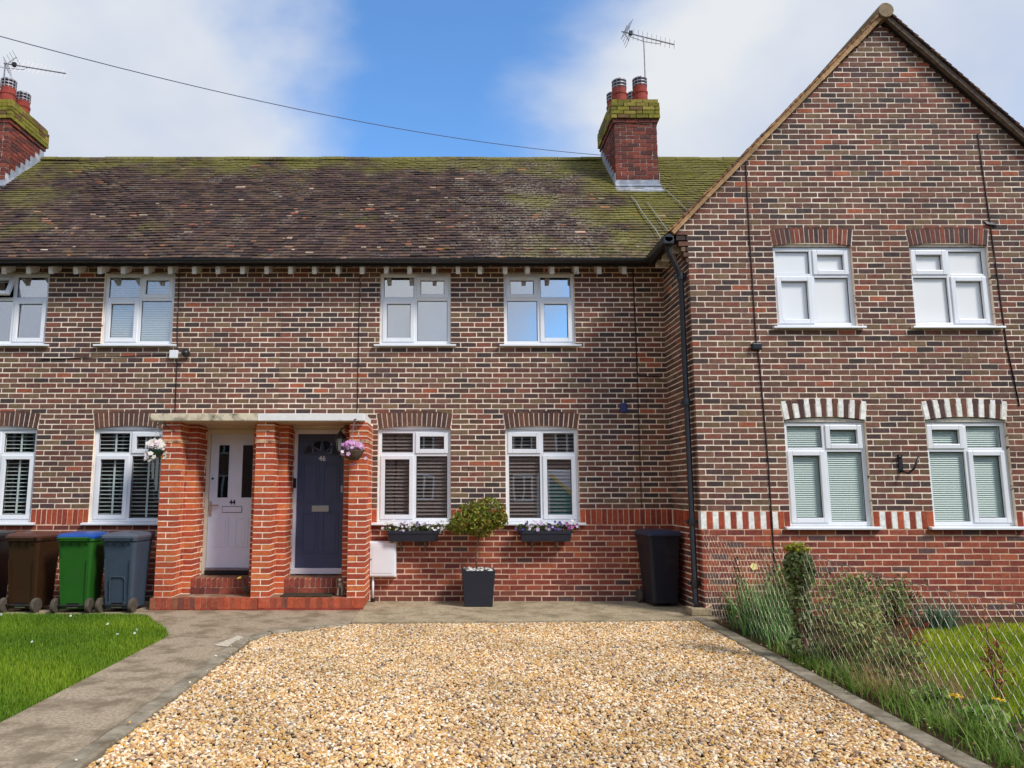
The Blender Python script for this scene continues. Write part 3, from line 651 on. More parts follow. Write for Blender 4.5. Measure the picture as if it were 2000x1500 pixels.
# ---- roofs
TP = 0.9325; RY, RZ = 2.975, 4.84 + (2.975 + 0.30) * 0.9325; EY, EZ = -0.30, 4.84
sl = Vector((0, RY - EY, RZ - EZ)); SLEN = sl.length; sd = sl.normalized(); sn = Vector((0, -sd.z, sd.y))
TILE_P = [((88, 70, 60), 3), ((72, 56, 52), 2.4), ((82, 62, 60), 2), ((98, 76, 62), 1.3), ((64, 54, 52), 1)]
TILE_F = [((160, 104, 78), 2), ((176, 146, 124), 1.6), ((148, 86, 62), 1.2)]
def wing_z(x): return 4.91 + (x - 2.92) * SL
def main_roof(house, x0, x1, cut=None):
    mb = MB(); t = 0.05
    P = lambda x, s, o: (x, EY + sd.y * s + sn.y * o, EZ + sd.z * s + sn.z * o)
    mb.hexa([P(x0, 0.02, -.06), P(x1, 0.02, -.06), P(x1, SLEN, -.06), P(x0, SLEN, -.06)], [P(x0, 0.02, -.012), P(x1, 0.02, -.012), P(x1, SLEN, -.012), P(x0, SLEN, -.012)])
    mb.hexa([(x0, RY + .03, RZ - .05), (x1, RY + .03, RZ - .05), (x1, 6.6, RZ - .05 - (6.6 - RY) * TP), (x0, 6.6, RZ - .05 - (6.6 - RY) * TP)], [(x0, RY + .03, RZ - .0), (x1, RY + .03, RZ - .0), (x1, 6.6, RZ - (6.6 - RY) * TP), (x0, 6.6, RZ - (6.6 - RY) * TP)])
    roof = mb.build('roof', M['black_wood'], house)
    tb = MB(); gauge = 0.0985; rows = int(SLEN / gauge); tw = 0.166
    for r_ in range(rows):
        s0 = r_ * gauge - 0.045; off = (tw / 2 if r_ % 2 else 0) + random.uniform(-.01, .01)
        nx = int((x1 - x0) / tw) + 2; rowdz = random.uniform(-.003, .003)
        for k in range(nx):
            xa = x0 + off + (k - 1) * tw; xb = xa + tw - 0.004
            xa, xb = max(xa, x0), min(xb, x1)
            if xb - xa < 0.02: continue
            xm = (xa + xb) / 2
            if cut and EZ + sd.z * (s0 + .1) < wing_z(xm) - 0.12: continue
            und = 0.012 * math.sin(xm * 1.3 + r_ * 0.05) + 0.007 * math.sin(xm * 3.1 + r_ * 0.21)
            o0 = 0.022 + und + rowdz + random.uniform(-.0035, .0035) + (random.random() < .03) * .006; o1 = 0.0 + und; ln = 0.15; th = 0.015; dx = random.uniform(-.003, .003)
            sk = random.uniform(-.004, .004)
            c = pick(TILE_P, 0.16)
            fl = random.random() < 0.006
            if fl: c = pick(TILE_F, 0.15)
            if random.random() < .014 + .05 * (s0 < 2.4):
                fa = random.uniform(xa, xb - .05); fb_ = min(fa + random.uniform(.03, .14), xb); fc = pick([((196, 140, 108), 2), ((206, 186, 160), 2.2), ((188, 112, 76), 1.4)], .15); tb.hexa([P(fa, s0 - .0025, o0 + .001), P(fb_, s0 - .0025, o0 + .001), P(fb_, s0 + .02, o0), P(fa, s0 + .02, o0)], [P(fa, s0 - .0025, o0 + th + .0015), P(fb_, s0 - .0025, o0 + th + .0015), P(fb_, s0 + .02, o0 + th - .001), P(fa, s0 + .02, o0 + th - .001)], fc)
            tb.hexa([P(xa + dx, s0 + sk, o0), P(xb + dx, s0 - sk, o0 + random.uniform(-.002, .002)), P(xb, s0 + ln, o1), P(xa, s0 + ln, o1)], [P(xa + dx, s0 + sk, o0 + th), P(xb + dx, s0 - sk, o0 + th), P(xb, s0 + ln, o1 + th), P(xa, s0 + ln, o1 + th)], c)
    o = tb.build('tiles', M['tile'], roof); o['kind'] = 'stuff'
    # ridge tiles
    n = round((x1 - x0) / 0.45); w = (x1 - x0) / n
    for k in range(n):
        rb = MB(); vs_ = []; N = 8; dz = random.uniform(-.008, .008)
        for xx in (x0 + k * w + .004, x0 + (k + 1) * w - .004):
            for rad in (0.125, 0.105):
                for i in range(N + 1):
                    a = math.pi * i / N; vs_.append((xx, RY + math.cos(a) * rad, RZ - 0.062 + dz + math.sin(a) * rad * 0.8))
        q = N + 1; fs = []
        for i in range(N):
            fs += [(i, i + 1, 2 * q + i + 1, 2 * q + i), (i + 1, i, q + i, q + i + 1), (2 * q + i, 2 * q + i + 1, 3 * q + i + 1, 3 * q + i)]
        rb.raw(vs_, fs, pick(TILE_P)); rb.build('ridge_tile', M['tile'], roof)
    return roof
roof44 = main_roof(h44, -9.0, PX); roof46 = main_roof(h46, PX + .001, 5.7, True)
# rafter feet, eaves boards, gutter
def eaves(house, x0, x1, phase):
    mb = MB(); mb.box((x0, -0.285, EZ - 0.10), (x1, -0.262, EZ - 0.004)); mb.build('fascia', M['black_wood'], house)
    mb = MB(); mb.hexa([(x0, -.262, EZ - .075), (x1, -.262, EZ - .075), (x1, .1, EZ + .12), (x0, .1, EZ + .12)], [(x0, -.262, EZ - .06), (x1, -.262, EZ - .06), (x1, .1, EZ + .14), (x0, .1, EZ + .14)]); mb.build('soffit_board', M['black_wood'], house)
    g = MB(); vs_ = []; N = 8; q = N + 1
    for xx in (x0, x1):
        for rad in (0.056, 0.050):
            for i in range(N + 1):
                a = math.pi + math.pi * i / N; vs_.append((xx, -0.345 + math.cos(a) * rad, EZ - 0.02 + math.sin(a) * rad))
    fs = []
    for i in range(N): fs += [(i, i + 1, 2 * q + i + 1, 2 * q + i), (q + i + 1, q + i, 3 * q + i, 3 * q + i + 1)]
    g.raw(vs_, fs + [(0, 2 * q, 3 * q, q), (N, q + N, 3 * q + N, 2 * q + N)]); g.build('gutter', M['black_metal'], house)
    x = phase
    while x < x1 - 0.03:
        if x > x0 + 0.02:
            dx = random.uniform(-.012, .012); b = MB(); w = 0.031
            b.hexa([(x + dx - w, -.235, EZ - .205), (x + dx + w, -.235, EZ - .205), (x + dx + w, .004, EZ - .09), (x + dx - w, .004, EZ - .09)], [(x + dx - w, -.255, EZ - .085), (x + dx + w, -.255, EZ - .085), (x + dx + w, .004, EZ + .05), (x + dx - w, .004, EZ + .05)])
            b.build('rafter_foot', M['rafter_white'], house)
        x += 0.345
eaves(h44, -9.0, PX, -8.2); eaves(h46, PX + .001, 2.86, -2.32)
# gable wing roof
def wing_side(sgn):
    ln = math.hypot(1, SL); ux, uz = 1 / ln, SL / ln
    bx = AX - sgn * (AX - 2.90)                       # eave line
    bz = wing_z(2.90); L = (AX - 2.90) * ln
    def P(s, y, o): return (bx + sgn * (ux * s) - sgn * uz * o, y, bz + uz * s + ux * o)
    return P, L
wroof = None
for sgn in (1, -1):
    P, L = wing_side(sgn)
    mb = MB()
    lo = [P(0, -1.255, -.05), P(L, -1.255, -.05), P(L, 5.5, -.05), P(0, 5.5, -.05)]; hi = [P(0, -1.255, 0), P(L, -1.255, 0), P(L, 5.5, 0), P(0, 5.5, 0)]
    mb.hexa(lo if sgn > 0 else lo[::-1], hi if sgn > 0 else hi[::-1])
    rf = mb.build('roof', M['black_wood'], hg)
    # undercloak and pointing at the verge; left coloured as lit, right as shaded
    vb = MB(); n = int(L / 0.33)
    for k in range(n):
        a, b = L * k / n, L * (k + 1) / n - .004; c = lin((176, 142, 104) if sgn > 0 else (120, 104, 92), random.uniform(.75, 1.1)); oo = random.uniform(-.006, .006)
        vb.hexa([P(a, -1.315, -.048 + oo), P(b, -1.315, -.048 + oo), P(b, -1.20, -.048), P(a, -1.20, -.048)], [P(a, -1.312, .012), P(b, -1.312, .012), P(b, -1.20, .012), P(a, -1.20, .012)], c)
    vb.build('verge', M['verge'], rf)
    tb = MB(); g = 0.0985
    for r_ in range(int(L / g)):
        s0 = r_ * g - .04
        for k in range(28):
            ya = -1.345 + k * .166 - (0.083 if r_ % 2 and k else 0); yb_ = ya + .162
            if k == 0 and r_ % 2: yb_ -= .083
            o0 = .03 + random.uniform(-.004, .004); c = pick([((150, 112, 84), 2), ((120, 90, 70), 2), ((172, 128, 92), 1)] if k == 0 and sgn > 0 else TILE_P)  # left end tiles paler: the lit verge is put into their colour
            tb.hexa([P(s0, ya, o0), P(s0 + .15, ya, .012), P(s0 + .15, yb_, .012), P(s0, yb_, o0)], [P(s0, ya, o0 + .013), P(s0 + .15, ya, .025), P(s0 + .15, yb_, .025), P(s0, yb_, o0 + .013)], c)
    o = tb.build('tiles', M['verge'], rf); o['kind'] = 'stuff'
    wroof = rf
apz = wing_z(AX)
for k in range(9):
    rb = MB(); rb.tube([(AX, -1.36 + k * .45, apz + .0), (AX, -1.36 + k * .45 + .445, apz + .0)], 0.105, 12, lin((138, 120, 96), random.uniform(.8, 1.1))); rb.build('ridge_tile', M['verge'], wroof)
# wing eave on the left: gutter, bargeboard end and feet
mb = MB(); mb.tube([(2.86, -1.30, EZ - .03), (2.86, -0.36, EZ - .03)], 0.055, 10); mb.build('gutter', M['black_metal'], hg)
mb = MB(); mb.box((2.905, -1.25, EZ - .10), (2.925, -0.29, EZ + .06)); mb.build('fascia', M['black_wood'], hg)
mb = MB(); mb.box((2.925, -1.19, EZ - .03), (3.13, -0.26, EZ - .012)); mb.build('soffit_board', M['black_wood'], hg)
for yy in (-1.0, -0.66, -0.34):
    mb = MB(); mb.box((2.95, yy - .028, EZ - .14), (3.134, yy + .028, EZ - .031)); mb.build('rafter_foot', M['rafter_white'], hg)

# ---- chimneys
def chimney(house, x0, x1, moss, flip):
    y0, y1 = 1.85, 2.98; zb, zc, zt = 6.55, 8.08, 8.46
    mb = MB(); mb.box((x0 + .015, y0 + .012, zb - .6), (x1 - .015, y1, zt)); ch = mb.build('chimney', M['mortar'] , house)
    bs = MB(); PALC = [((120, 62, 52), 2.5), ((104, 58, 52), 2), ((138, 72, 58), 1.5), ((90, 58, 54), 1)]
    PALM = [((128, 120, 44), 2), ((112, 104, 40), 1.5), ((140, 126, 56), 1), ((110, 84, 54), 1.2)]
    k = 0; z = zb
    while z < zt - .01:
        ex = 0.0; pal = PALC
        if z > zc - .09: ex = 0.025
        if z > zc - .015: ex = 0.055; pal = PALM
        if z > zt - .10: ex = 0.035
        X0, X1, Y0, Y1 = x0 - ex, x1 + ex, y0 - ex, y1 + ex
        off = 0.11 if k % 2 else 0.0
        def run(a, b):
            js = [a]; q = a + (0.11 if k % 2 else 0.225)
            while q < b - .06: js.append(q); q += .225 if random.random() < .8 else .11
            return list(zip(js, js[1:] + [b]))
        J = .0068
        for a, b in run(X0, X1): bs.box((a + J, Y0 + random.uniform(-.004, .004), z + J), (b - J, Y0 + .1, z + CH - J), pick(pal), .003)
        for a, b in run(Y0 + .1, Y1):
            bs.box((X0 + random.uniform(-.003, .003), a + J, z + J), (X0 + .1, b - J, z + CH - J), pick(pal), .003); bs.box((X1 - .1, a + J, z + J), (X1, b - J, z + CH - J), pick(pal), .003)
        z += CH; k += 1
    o = bs.build('bricks', M['brick_s'], ch); o['kind'] = 'stuff'
    fl = MB(); fl.hexa([(x0 - .03, y0 - .19, zb + .11), (x1 + .03, y0 - .19, zb + .11), (x1 + .03, y0 - .002, zb + .29), (x0 - .03, y0 - .002, zb + .29)], [(x0 - .03, y0 - .20, zb + .14), (x1 + .03, y0 - .20, zb + .14), (x1 + .03, y0 - .002, zb + .32), (x0 - .03, y0 - .002, zb + .32)])
    fl.box((x0 - .012, y0 - .012, zb + .25), (x1 + .012, y0 - .003, zb + .425)); fl.tube([(x0 - .02, y0 - .05, zb + .30), (x1 + .02, y0 - .05, zb + .30)], .022, 8)
    for sx in (x0 - .008, x1 + .008):
        for i in range(8):
            ya = y0 + i * .14; za = EZ + (ya - EY) * TP + .03
            fl.box((sx - .006, ya, za - .1), (sx + .006, ya + .139, za + .24))
    fl.build('flashing', M['lead'], ch)
    for (px, py) in ((x0 + .17, y0 + .22), (x1 - .22, y0 + .22), (x0 + .17, y0 + .68), (x1 - .22, y0 + .68)):
        hh = random.uniform(.38, .42)
        p = MB(); p.lathe([(.15, zt - .03), (.15, zt + .02), (.138, zt + .05), (.13, zt + hh * .6), (.14, zt + hh * .62), (.14, zt + hh * .72), (.125, zt + hh * .75), (.125, zt + hh), (.10, zt + hh)], (px, py, 0), 18)
        pot = p.build('chimney_pot', M['terracotta'], ch, smooth=False)
        c = MB(); z0 = zt + hh - .03
        for rz_ in (0.03, .09, .15): c.lathe([(.128, z0 + rz_), (.134, z0 + rz_), (.134, z0 + rz_ + .022), (.128, z0 + rz_ + .022)], (px, py, 0), 16)
        for i in range(6):
            a = math.pi * i / 6; pts = []
            for t in range(9):
                u = math.pi * t / 8; pts.append((px + math.cos(a) * math.cos(u) * .128, py + math.sin(a) * math.cos(u) * .128, z0 + .15 + math.sin(u) * .07))
            c.tube(pts, .005, 4)
            for sg in (-1, 1): c.tube([(px + sg * math.cos(a) * .13, py + sg * math.sin(a) * .13, z0), (px + sg * math.cos(a) * .13, py + sg * math.sin(a) * .13, z0 + .16)], .005, 4)
        c.build('cowl', M['alu'], pot)
    return ch
chimney(h46, 2.93, 3.70, True, False); chimney(h44, -8.68, -7.91, True, True)

# ---- porch: piers, canopies, steps
def pier(house, xa, xb, stub_l, stub_r, side_back=-0.0):
    z0, z1 = 0.155, 2.445; yF = -0.68; yS = -0.345
    mb = MB(); J = .0068; i = .003
    mb.box((xa + i, yF + i, 0.15), (xb - i, 0.0, z1))
    if stub_l: mb.box((xa - .12 + i, yS + i, 0.0), (xa + i - .0005, .07, z1))
    if stub_r: mb.box((xb - i + .0005, yS + i, 0.0), (xb + .12 - i, .07, z1))
    pr_ = mb.build('pier', M['mortar'], house)
    bs = []; k = 0; z = z0
    while z < z1 - .03:
        za, zb = z + J, min(z + CH, z1) - J
        ex = 0.0
        pal = PAL_PIER
        A = k % 2 == 0
        if A:
            m = (xa + xb) / 2 + random.uniform(-.01, .01); bs += [((xa, yF, za), (m - J, yF + .215, zb), pick(pal)), ((m + J, yF, za), (xb, yF + .215, zb), pick(pal))]; st = yF + .226
        else: bs.append(((xa, yF, za), (xb, yF + .1025, zb), pick(pal))); st = yF + .1135
        for side, stub in ((-1, stub_l), (1, stub_r)):
            end = yS if stub else 0.0; y = st; x_in = xa if side < 0 else xb
            while y < end - .01:
                e = min(y + (.215 if end - y > .3 or end - y < .22 else .1025), end); 
                lo, hi = (x_in, x_in + .09) if side < 0 else (x_in - .09, x_in)
                bs.append(((lo, y, za), (hi, e - .001, zb), pick(pal))); y = e + .011
            if stub:
                x1_ = x_in + side * .12; lo, hi = min(x_in, x1_), max(x_in, x1_); d0 = .215 if not A else .1025
                if side > 0: lo += .002
                else: hi -= .002
                bs.append(((lo, yS, za), (hi, yS + d0, zb), pick(pal))); y = yS + d0 + .011
                while y < .06:
                    e = min(y + .215, .07); l2, h2 = (x1_, x1_ + .09) if side < 0 else (x1_ - .09, x1_)
                    bs.append(((l2, y, za), (h2, e, zb), pick(pal))); y = e + .011
        z += CH; k += 1
    emit_bricks(bs, pr_, 'pier_brick', 110)
    for zz in (2.165, 2.315):          # tile creasing bands
        for dz in ((0, .026) if zz < 2.2 else (0,)):
            b = MB(); b.box((xa - .008, yF - .008, zz + dz), (xb + .008, -.36 if stub_r else -.02, zz + dz + .017)); b.build('creasing_tile', M['creasing'], pr_)
    return pr_
M['creasing'] = mat_plain('creasing_tile', lin((226, 190, 152)), 0.9, 0.2, 0.25, 14, 0.4, 60, dirt=lin((140, 84, 60)), dscale=9, dmin=.5, dmax=.65)
pier(h44, -3.87, -3.63, False, True); pier(h44, -2.61, -2.37, True, True); pier(h46, -1.355, -1.12, True, False)
def canopy(house, xa, xb, mat):
    mb = MB(); mb.box((xa, -.785, 2.45), (xb, -.002, 2.548)); return bevel(mb.build('canopy', mat, house), .008, 2)
c44 = canopy(h44, -4.01, -2.585, M['cream_old']); c46 = canopy(h46, -2.58, -1.145, M['white_paint'])
for hh, xa, xb in ((h44, -3.95, -2.59), (h46, -2.575, -1.2)):
    mb = MB(); mb.box((xa, -.74, 2.446), (xb, .02, 2.4499)); mb.build('canopy_soffit', M['soffit_cream'], hh)
    # plaster head over the door recess
for hh, xa, xb in ((h44, -3.51, -2.73), (h46, -2.25, -1.47)):
    mb = MB(); mb.box((xa, .02, 2.40), (xb, .2, 2.46)); mb.build('recess_head', M['soffit_cream'], hh)
# plinth: bricks on edge round a screeded platform
M['screed'] = mat_plain('red_screed', lin((138, 104, 80)), 0.85, 0.2, 0.25, 7, 0.4, 50, dirt=lin((176, 160, 136)), dscale=4, dmin=.52, dmax=.72)
for hh, xa, xb in ((h44, -3.89, PX - .003), (h46, PX + .003, -1.13)):
    mb = MB(); mb.box((xa + .012, -.742, -.05), (xb - .012, .05, .148)); pl = mb.build('plinth', M['screed'], hh)
    n = round((xb - xa) / .0735); w = (xb - xa) / n; bs = []
    for k in range(n):
        bs.append(((xa + k * w + .002, -.752 + random.uniform(-.003, .003), .012 if hh is h44 else .03), (xa + (k + 1) * w - .002, -.66, .152 + random.uniform(-.003, .003)), pick([((176, 84, 56), 2), ((156, 78, 56), 2), ((150, 92, 66), 1), ((120, 70, 58), .5)])))
    ex = (xa + .002, xa + .09) if hh is h44 else (xb - .09, xb - .002)
    for k in range(9): bs.append(((ex[0], -.655 + k * .0735, .03), (ex[1], -.655 + (k + 1) * .0735 - .004, .151), pick([((176, 84, 56), 2), ((156, 78, 56), 2)])))
    emit_bricks(bs, pl, 'plinth_brick', 60)
    mb = MB(); mb.box((xa, -.749, -.05), (xb, -.66, .0115 if hh is h44 else .0295)); mb.build('plinth_foot', M['terracotta'], pl)
    ms = MB(); ms.box((xa + .004, -.747, .0295), (xb - .004, -.661, .146)); ms.build('plinth_joint', M['mortar_red'], pl)
for hh, xa, xb in ((h44, -3.51, -2.73), (h46, -2.25, -1.47)):
    mb = MB(); mb.box((xa + .001, -.337, .149), (xb - .001, .2, .349)); st = mb.build('step', M['mortar_red'], hh)
    bs = []; n = 11; w = (xb - xa) / n
    for k in range(n): bs.append(((xa + k * w + .0065, -.347, .242), (xa + (k + 1) * w - .0065, -.24, .352), pick([((150, 74, 58), 2), ((132, 66, 54), 2), ((166, 86, 60), 1)])))
    for k in range(4): bs.append(((xa + k * .2 + .006, -.346, .152), (min(xa + (k + 1) * .2, xb) - .006, -.24, .23), pick(PAL_LOW)))
    emit_bricks(bs, st, 'step_brick', 40)
    mb = MB(); mb.box((xa + .002, -.238, .349), (xb - .002, .17, .353)); mb.build('step_top', M['screed'], st)

# ---- doors
def text_mesh(name, body, size, loc, mat, parent, ext=.004):
    cu = bpy.data.curves.new(name, 'FONT'); cu.body = body; cu.size = size; cu.extrude = ext; cu.align_x = 'CENTER'; cu.offset = size * .022
    o = bpy.data.objects.new(name, cu); col.objects.link(o)
    dg = bpy.context.evaluated_depsgraph_get(); me = bpy.data.meshes.new_from_object(o.evaluated_get(dg)); bpy.data.objects.remove(o)
    me.transform(Matrix.Translation(loc) @ Matrix.Rotation(R(90), 4, 'X')); me.materials.clear(); me.materials.append(mat)
    o = bpy.data.objects.new(name, me); col.objects.link(o); par(o, parent); return o
M['door_white'] = mat_plain('white_door', (0.74, 0.79, 0.88), 0.35, 0.4, 0.03, 5)
M['door_navy'] = mat_plain('navy_door', lin((70, 80, 108)), 0.38, 0.45, 0.06, 8)
M['frame_cream'] = mat_plain('cream_door_frame', lin((226, 214, 190)), 0.5, 0.4, 0.05, 8)
M['chrome'] = mat_plain('brushed_metal', (0.55, 0.54, 0.52), 0.3, 0.5, metal=0.9)
M['black_plastic'] = mat_plain('black_plastic', (0.012, 0.012, 0.014), 0.4, 0.4)
def panel_mould(mb, x0, x1, z0, z1, y, w=.018, d=.010):
    mb.box((x0, y - d, z0), (x0 + w, y, z1)); mb.box((x1 - w, y - d, z0), (x1, y, z1)); mb.box((x0 + w, y - d, z0), (x1 - w, y, z0 + w)); mb.box((x0 + w, y - d, z1 - w), (x1 - w, y, z1))
    mb.box((x0 + w + .02, y - d * .7, z0 + w + .02), (x1 - w - .02, y, z1 - w - .02))
def door(house, xa, xb, white):
    fr = MB(); f = .05; ya, yb = .06, .16; fm = M['frame_cream'] if white else M['upvc']
    fr.box((xa + .002, ya, .36), (xa + f, yb, 2.399)); fr.box((xb - f, ya, .36), (xb - .002, yb, 2.399)); fr.box((xa + f, ya, 2.34), (xb - f, yb, 2.399))
    dr = thing_part('door', house)
    bevel(fr.build('door_frame', fm, dr), .004, 2)
    L = MB(); x0, x1, z0, z1, y = xa + f + .003, xb - f - .003, .452, 2.337, .10
    cx = (x0 + x1) / 2
    if white:
        g = [(x0 + .115, x0 + .265, 1.43, 2.18), (x1 - .215, x1 - .065, 1.43, 2.18)]
        for r_ in rect_minus(x0, x1, z0, z1, g): L.box((r_[0], y, r_[2]), (r_[1], y + .044, r_[3]))
        for a, b, c, d in g:
            p = MB(); p.box((a, y + .015, c), (b, y + .02, d)); p.build('pane', M['glass_door'], dr)
            panel = MB(); panel.box((a - .012, y - .008, c - .012), (a, y, d + .012)); panel.box((b, y - .008, c - .012), (b + .012, y, d + .012)); panel.box((a, y - .008, d), (b, y, d + .012)); panel.box((a, y - .008, c - .012), (b, y, c)); panel.build('glazing_bead', M['door_white'], dr)
        for a, b in ((x0 + .10, x0 + .29), (x1 - .29, x1 - .10)): panel_mould(L, a, b, .74, 1.15, y)
        L.build('door_leaf', M['door_white'], dr)
        q = MB(); q.box((cx - .135, y - .012, 1.225), (cx + .135, y - .001, 1.30)); q.build('letter_plate', M['door_white'], dr); q = MB(); q.box((cx - .142, y - .006, 1.218), (cx + .142, y, 1.2245)); q.box((cx - .142, y - .006, 1.3005), (cx + .142, y, 1.307)); q.box((cx - .142, y - .006, 1.2245), (cx - .1355, y, 1.3005)); q.box((cx + .1355, y - .006, 1.2245), (cx + .142, y, 1.3005)); q.build('letter_plate_edge', M['black_plastic'], dr)
        text_mesh('house_number', '44', .088, (cx + .0, y - .004, 1.335), M['black_plastic'], dr)
        h = MB(); h.box((x0 + .012, y - .012, 1.17), (x0 + .045, y, 1.38)); h.tube([(x0 + .028, y - .01, 1.32), (x0 + .028, y - .05, 1.32), (x0 + .15, y - .05, 1.32)], .011, 8); h.build('handle', M['chrome'], dr)
        h = MB(); h.lathe([(.016, -.012), (.016, 0)], (x0 + .04, y, 1.70), 12, axis='y'); h.build('lock', M['black_plastic'], dr)
        s = MB(); s.box((xa + f, .05, .36), (xb - f, .17, .418)); s.build('threshold', M['black_wood'], dr)
        s = MB(); s.box((xa + f, .06, .419), (xb - f, .17, .449)); s.build('weather_bar', M['alu'], dr)
    else:
        L.box((x0, y, z0), (x1, y + .044, z1))
        for a, b in ((x0 + .075, cx - .03), (cx + .03, x1 - .075)): panel_mould(L, a, b, 1.36, 1.92, y); panel_mould(L, a, b, .65, 1.22, y)
        L.build('door_leaf', M['door_navy'], dr)
        rad = x1 - .075 - cx; rz = 2.04; m = MB()
        for k in range(4):
            p = MB(); a0, a1 = math.pi * k / 4 + .05, math.pi * (k + 1) / 4 - .05; rr = rad * .98; N = 6
            pts = [(cx + math.cos(a0) * .05, rz + .012 + math.sin(a0) * .05)] + [(cx + math.cos(a0 + (a1 - a0) * i / N) * rr, rz + .006 + math.sin(a0 + (a1 - a0) * i / N) * rr * .8) for i in range(N + 1)]
            n = len(pts); p.raw([(u, y - .004, v) for u, v in pts] + [(u, y, v) for u, v in pts], [tuple(range(n - 1, -1, -1))] + [(i, (i + 1) % n, (i + 1) % n + n, i + n) for i in range(n)]); p.build('fanlight_pane', M['glass_door'], dr)
        m.tube([(cx + math.cos(math.pi * i / 16) * rad, y - .004, rz + math.sin(math.pi * i / 16) * rad * .8) for i in range(17)], .009, 6)
        for k in (1, 2, 3): m.tube([(cx, y - .004, rz), (cx + math.cos(math.pi * k / 4) * rad, y - .004, rz + math.sin(math.pi * k / 4) * rad * .8)], .007, 6)
        m.tube([(cx - rad, y - .004, rz), (cx + rad, y - .004, rz)], .009, 6); m.build('fanlight_bars', M['door_navy'], dr)
        q = MB(); q.box((cx - .12, y - .014, 1.232), (cx + .12, y - .001, 1.318)); q.build('letter_plate', M['chrome'], dr); q = MB(); q.box((cx - .085, y - .018, 1.255), (cx + .085, y - .0145, 1.295)); q.build('letter_flap', M['chrome'], dr)
        text_mesh('house_number', '46', .10, (cx + .01, y - .006, 1.955), M['upvc'], dr)
        h = MB(); h.box((x1 - .05, y - .012, 1.50), (x1 - .025, y, 1.60)); h.build('lock', M['chrome'], dr)
        s = MB(); s.box((xa + .002, .03, .37), (xb - .002, .17, .449)); bevel(s.build('threshold', M['upvc'], dr), .006, 2)
    return dr
def thing_part(name, house):
    o = bpy.data.objects.new(name, None); col.objects.link(o); o.empty_display_size = .1; par(o, house); return o
door(h44, -3.51, -2.73, True); door(h46, -2.25, -1.47, False)
for hh, xa, xb in ((h44, -3.51, -2.73), (h46, -2.25, -1.47)):
    mb = MB(); mb.box((xa - .02, .23, .3), (xb + .02, .26, 2.5)); mb.build('hall', M['interior'], hh)

# ---- pipes, cables, fittings on the walls
def tube_part(name, pts, r, mat, parent, n=8): 
    mb = MB(); mb.tube(pts, r, n); return mb.build(name, mat, parent, smooth=True)
dp_ = thing_part('downpipe', hg)
PXp, PYp = 3.06, -1.09
tube_part('pipe', [(2.86, -1.2, 4.80), (2.86, -1.2, 4.72), (2.90, -1.17, 4.62), (3.02, -1.11, 4.42), (PXp, PYp, 4.30), (PXp, PYp, .17), (PXp, PYp - .05, .10)], .036, M['black_metal'], dp_, 12)
for z in (4.30, 2.62, 1.10, .34):
    mb = MB(); mb.lathe([(.037, z), (.05, z), (.05, z + .05), (.046, z + .09), (.037, z + .09)], (PXp, PYp, 0), 14); mb.box((PXp - .08, PYp - .004, z + .02), (PXp - .037, PYp + .02, z + .06)); mb.box((PXp + .037, PYp - .004, z + .02), (PXp + .08, PYp + .02, z + .06)); mb.build('collar', M['black_metal'], dp_)
mb = MB(); mb.box((2.78, -1.30, 4.72), (2.93, -1.12, 4.84)); bevel(mb.build('outlet', M['black_metal'], dp_), .02, 2)
tube_part('cable', [(3.965, GY - .008, 5.86), (3.955, GY - .008, 4.9), (3.96, GY - .008, 3.42), (3.985, GY - .008, 3.2), (4.02, GY - .008, 1.9), (4.02, GY - .008, .15)], .009, M['cable'], hg, 5)
tube_part('cable', [(7.12, GY - .008, 6.3), (7.16, GY - .008, 4.9), (7.2, GY - .008, 3.4), (7.28, GY - .008, 2.6)], .009, M['cable'], hg, 5)
tube_part('cable', [(2.70, -.01, 4.78), (2.705, -.01, 3.9), (2.71, -.01, 3.22), (2.74, -.012, 3.17), (3.04, -.012, 3.16)], .009, M['cable'], h46, 5)
tube_part('cable', [(2.71, -.01, 3.17), (2.70, -.01, 2.2), (2.70, -.01, 1.3)], .005, M['cable'], h46, 5)
tube_part('cable', [(-1.335, -.01, 4.78), (-1.34, -.01, 3.8), (-1.345, -.01, 2.56)], .006, M['cable'], h46, 5)
tube_part('cable', [(-4.02, -.01, 4.78), (-4.0, -.01, 3.9), (-3.98, -.01, 3.4), (-3.97, -.01, 2.66)], .007, M['cable'], h44, 5)
tube_part('cable', [(-5.95, -.012, 3.42), (-4.9, -.012, 3.46), (-4.05, -.012, 3.49)], .006, M['cable'], h44, 5)
for (x, d) in ((3.0, 0.0), (3.55, 0.2), (3.85, 0.5)):   # lead strips lying on the tiles
    pts = []
    for i in range(9):
        s = SLEN * (.60 - .6 * i / 8) if x < 3.8 else SLEN * (.62 - .25 * i / 8)
        pts.append((x + .06 * i + .02 * math.sin(i * 2.2 + d), EY + sd.y * s + sn.y * .055, EZ + sd.z * s + sn.z * .055))
    if x < 3.2: tube_part('roof_cable', [(3.07 + i * .02 + .012 * math.sin(i * 2), EY + sd.y * s_ + sn.y * .06, EZ + sd.z * s_ + sn.z * .06) for i, s_ in enumerate([2.35, 2.1, 1.7, 1.3, .9, .5, .2, .05])], .009, M['cable_grey'], h46, 5)
    elif x < 3.7: tube_part('roof_cable', [(3.28 + i * .02, EY + sd.y * s_ + sn.y * .06, EZ + sd.z * s_ + sn.z * .06) for i, s_ in enumerate([2.1, 1.7, 1.3, .9, .5, .3])], .007, M['cable_grey'], h46, 5)
    else: tube_part('roof_cable', [(3.72 + i * .05, EY + sd.y * s_ + sn.y * .06, EZ + sd.z * s_ + sn.z * .06) for i, s_ in enumerate([2.75, 2.4, 2.0, 1.6, 1.3])], .008, M['cable_grey'], h46, 5)
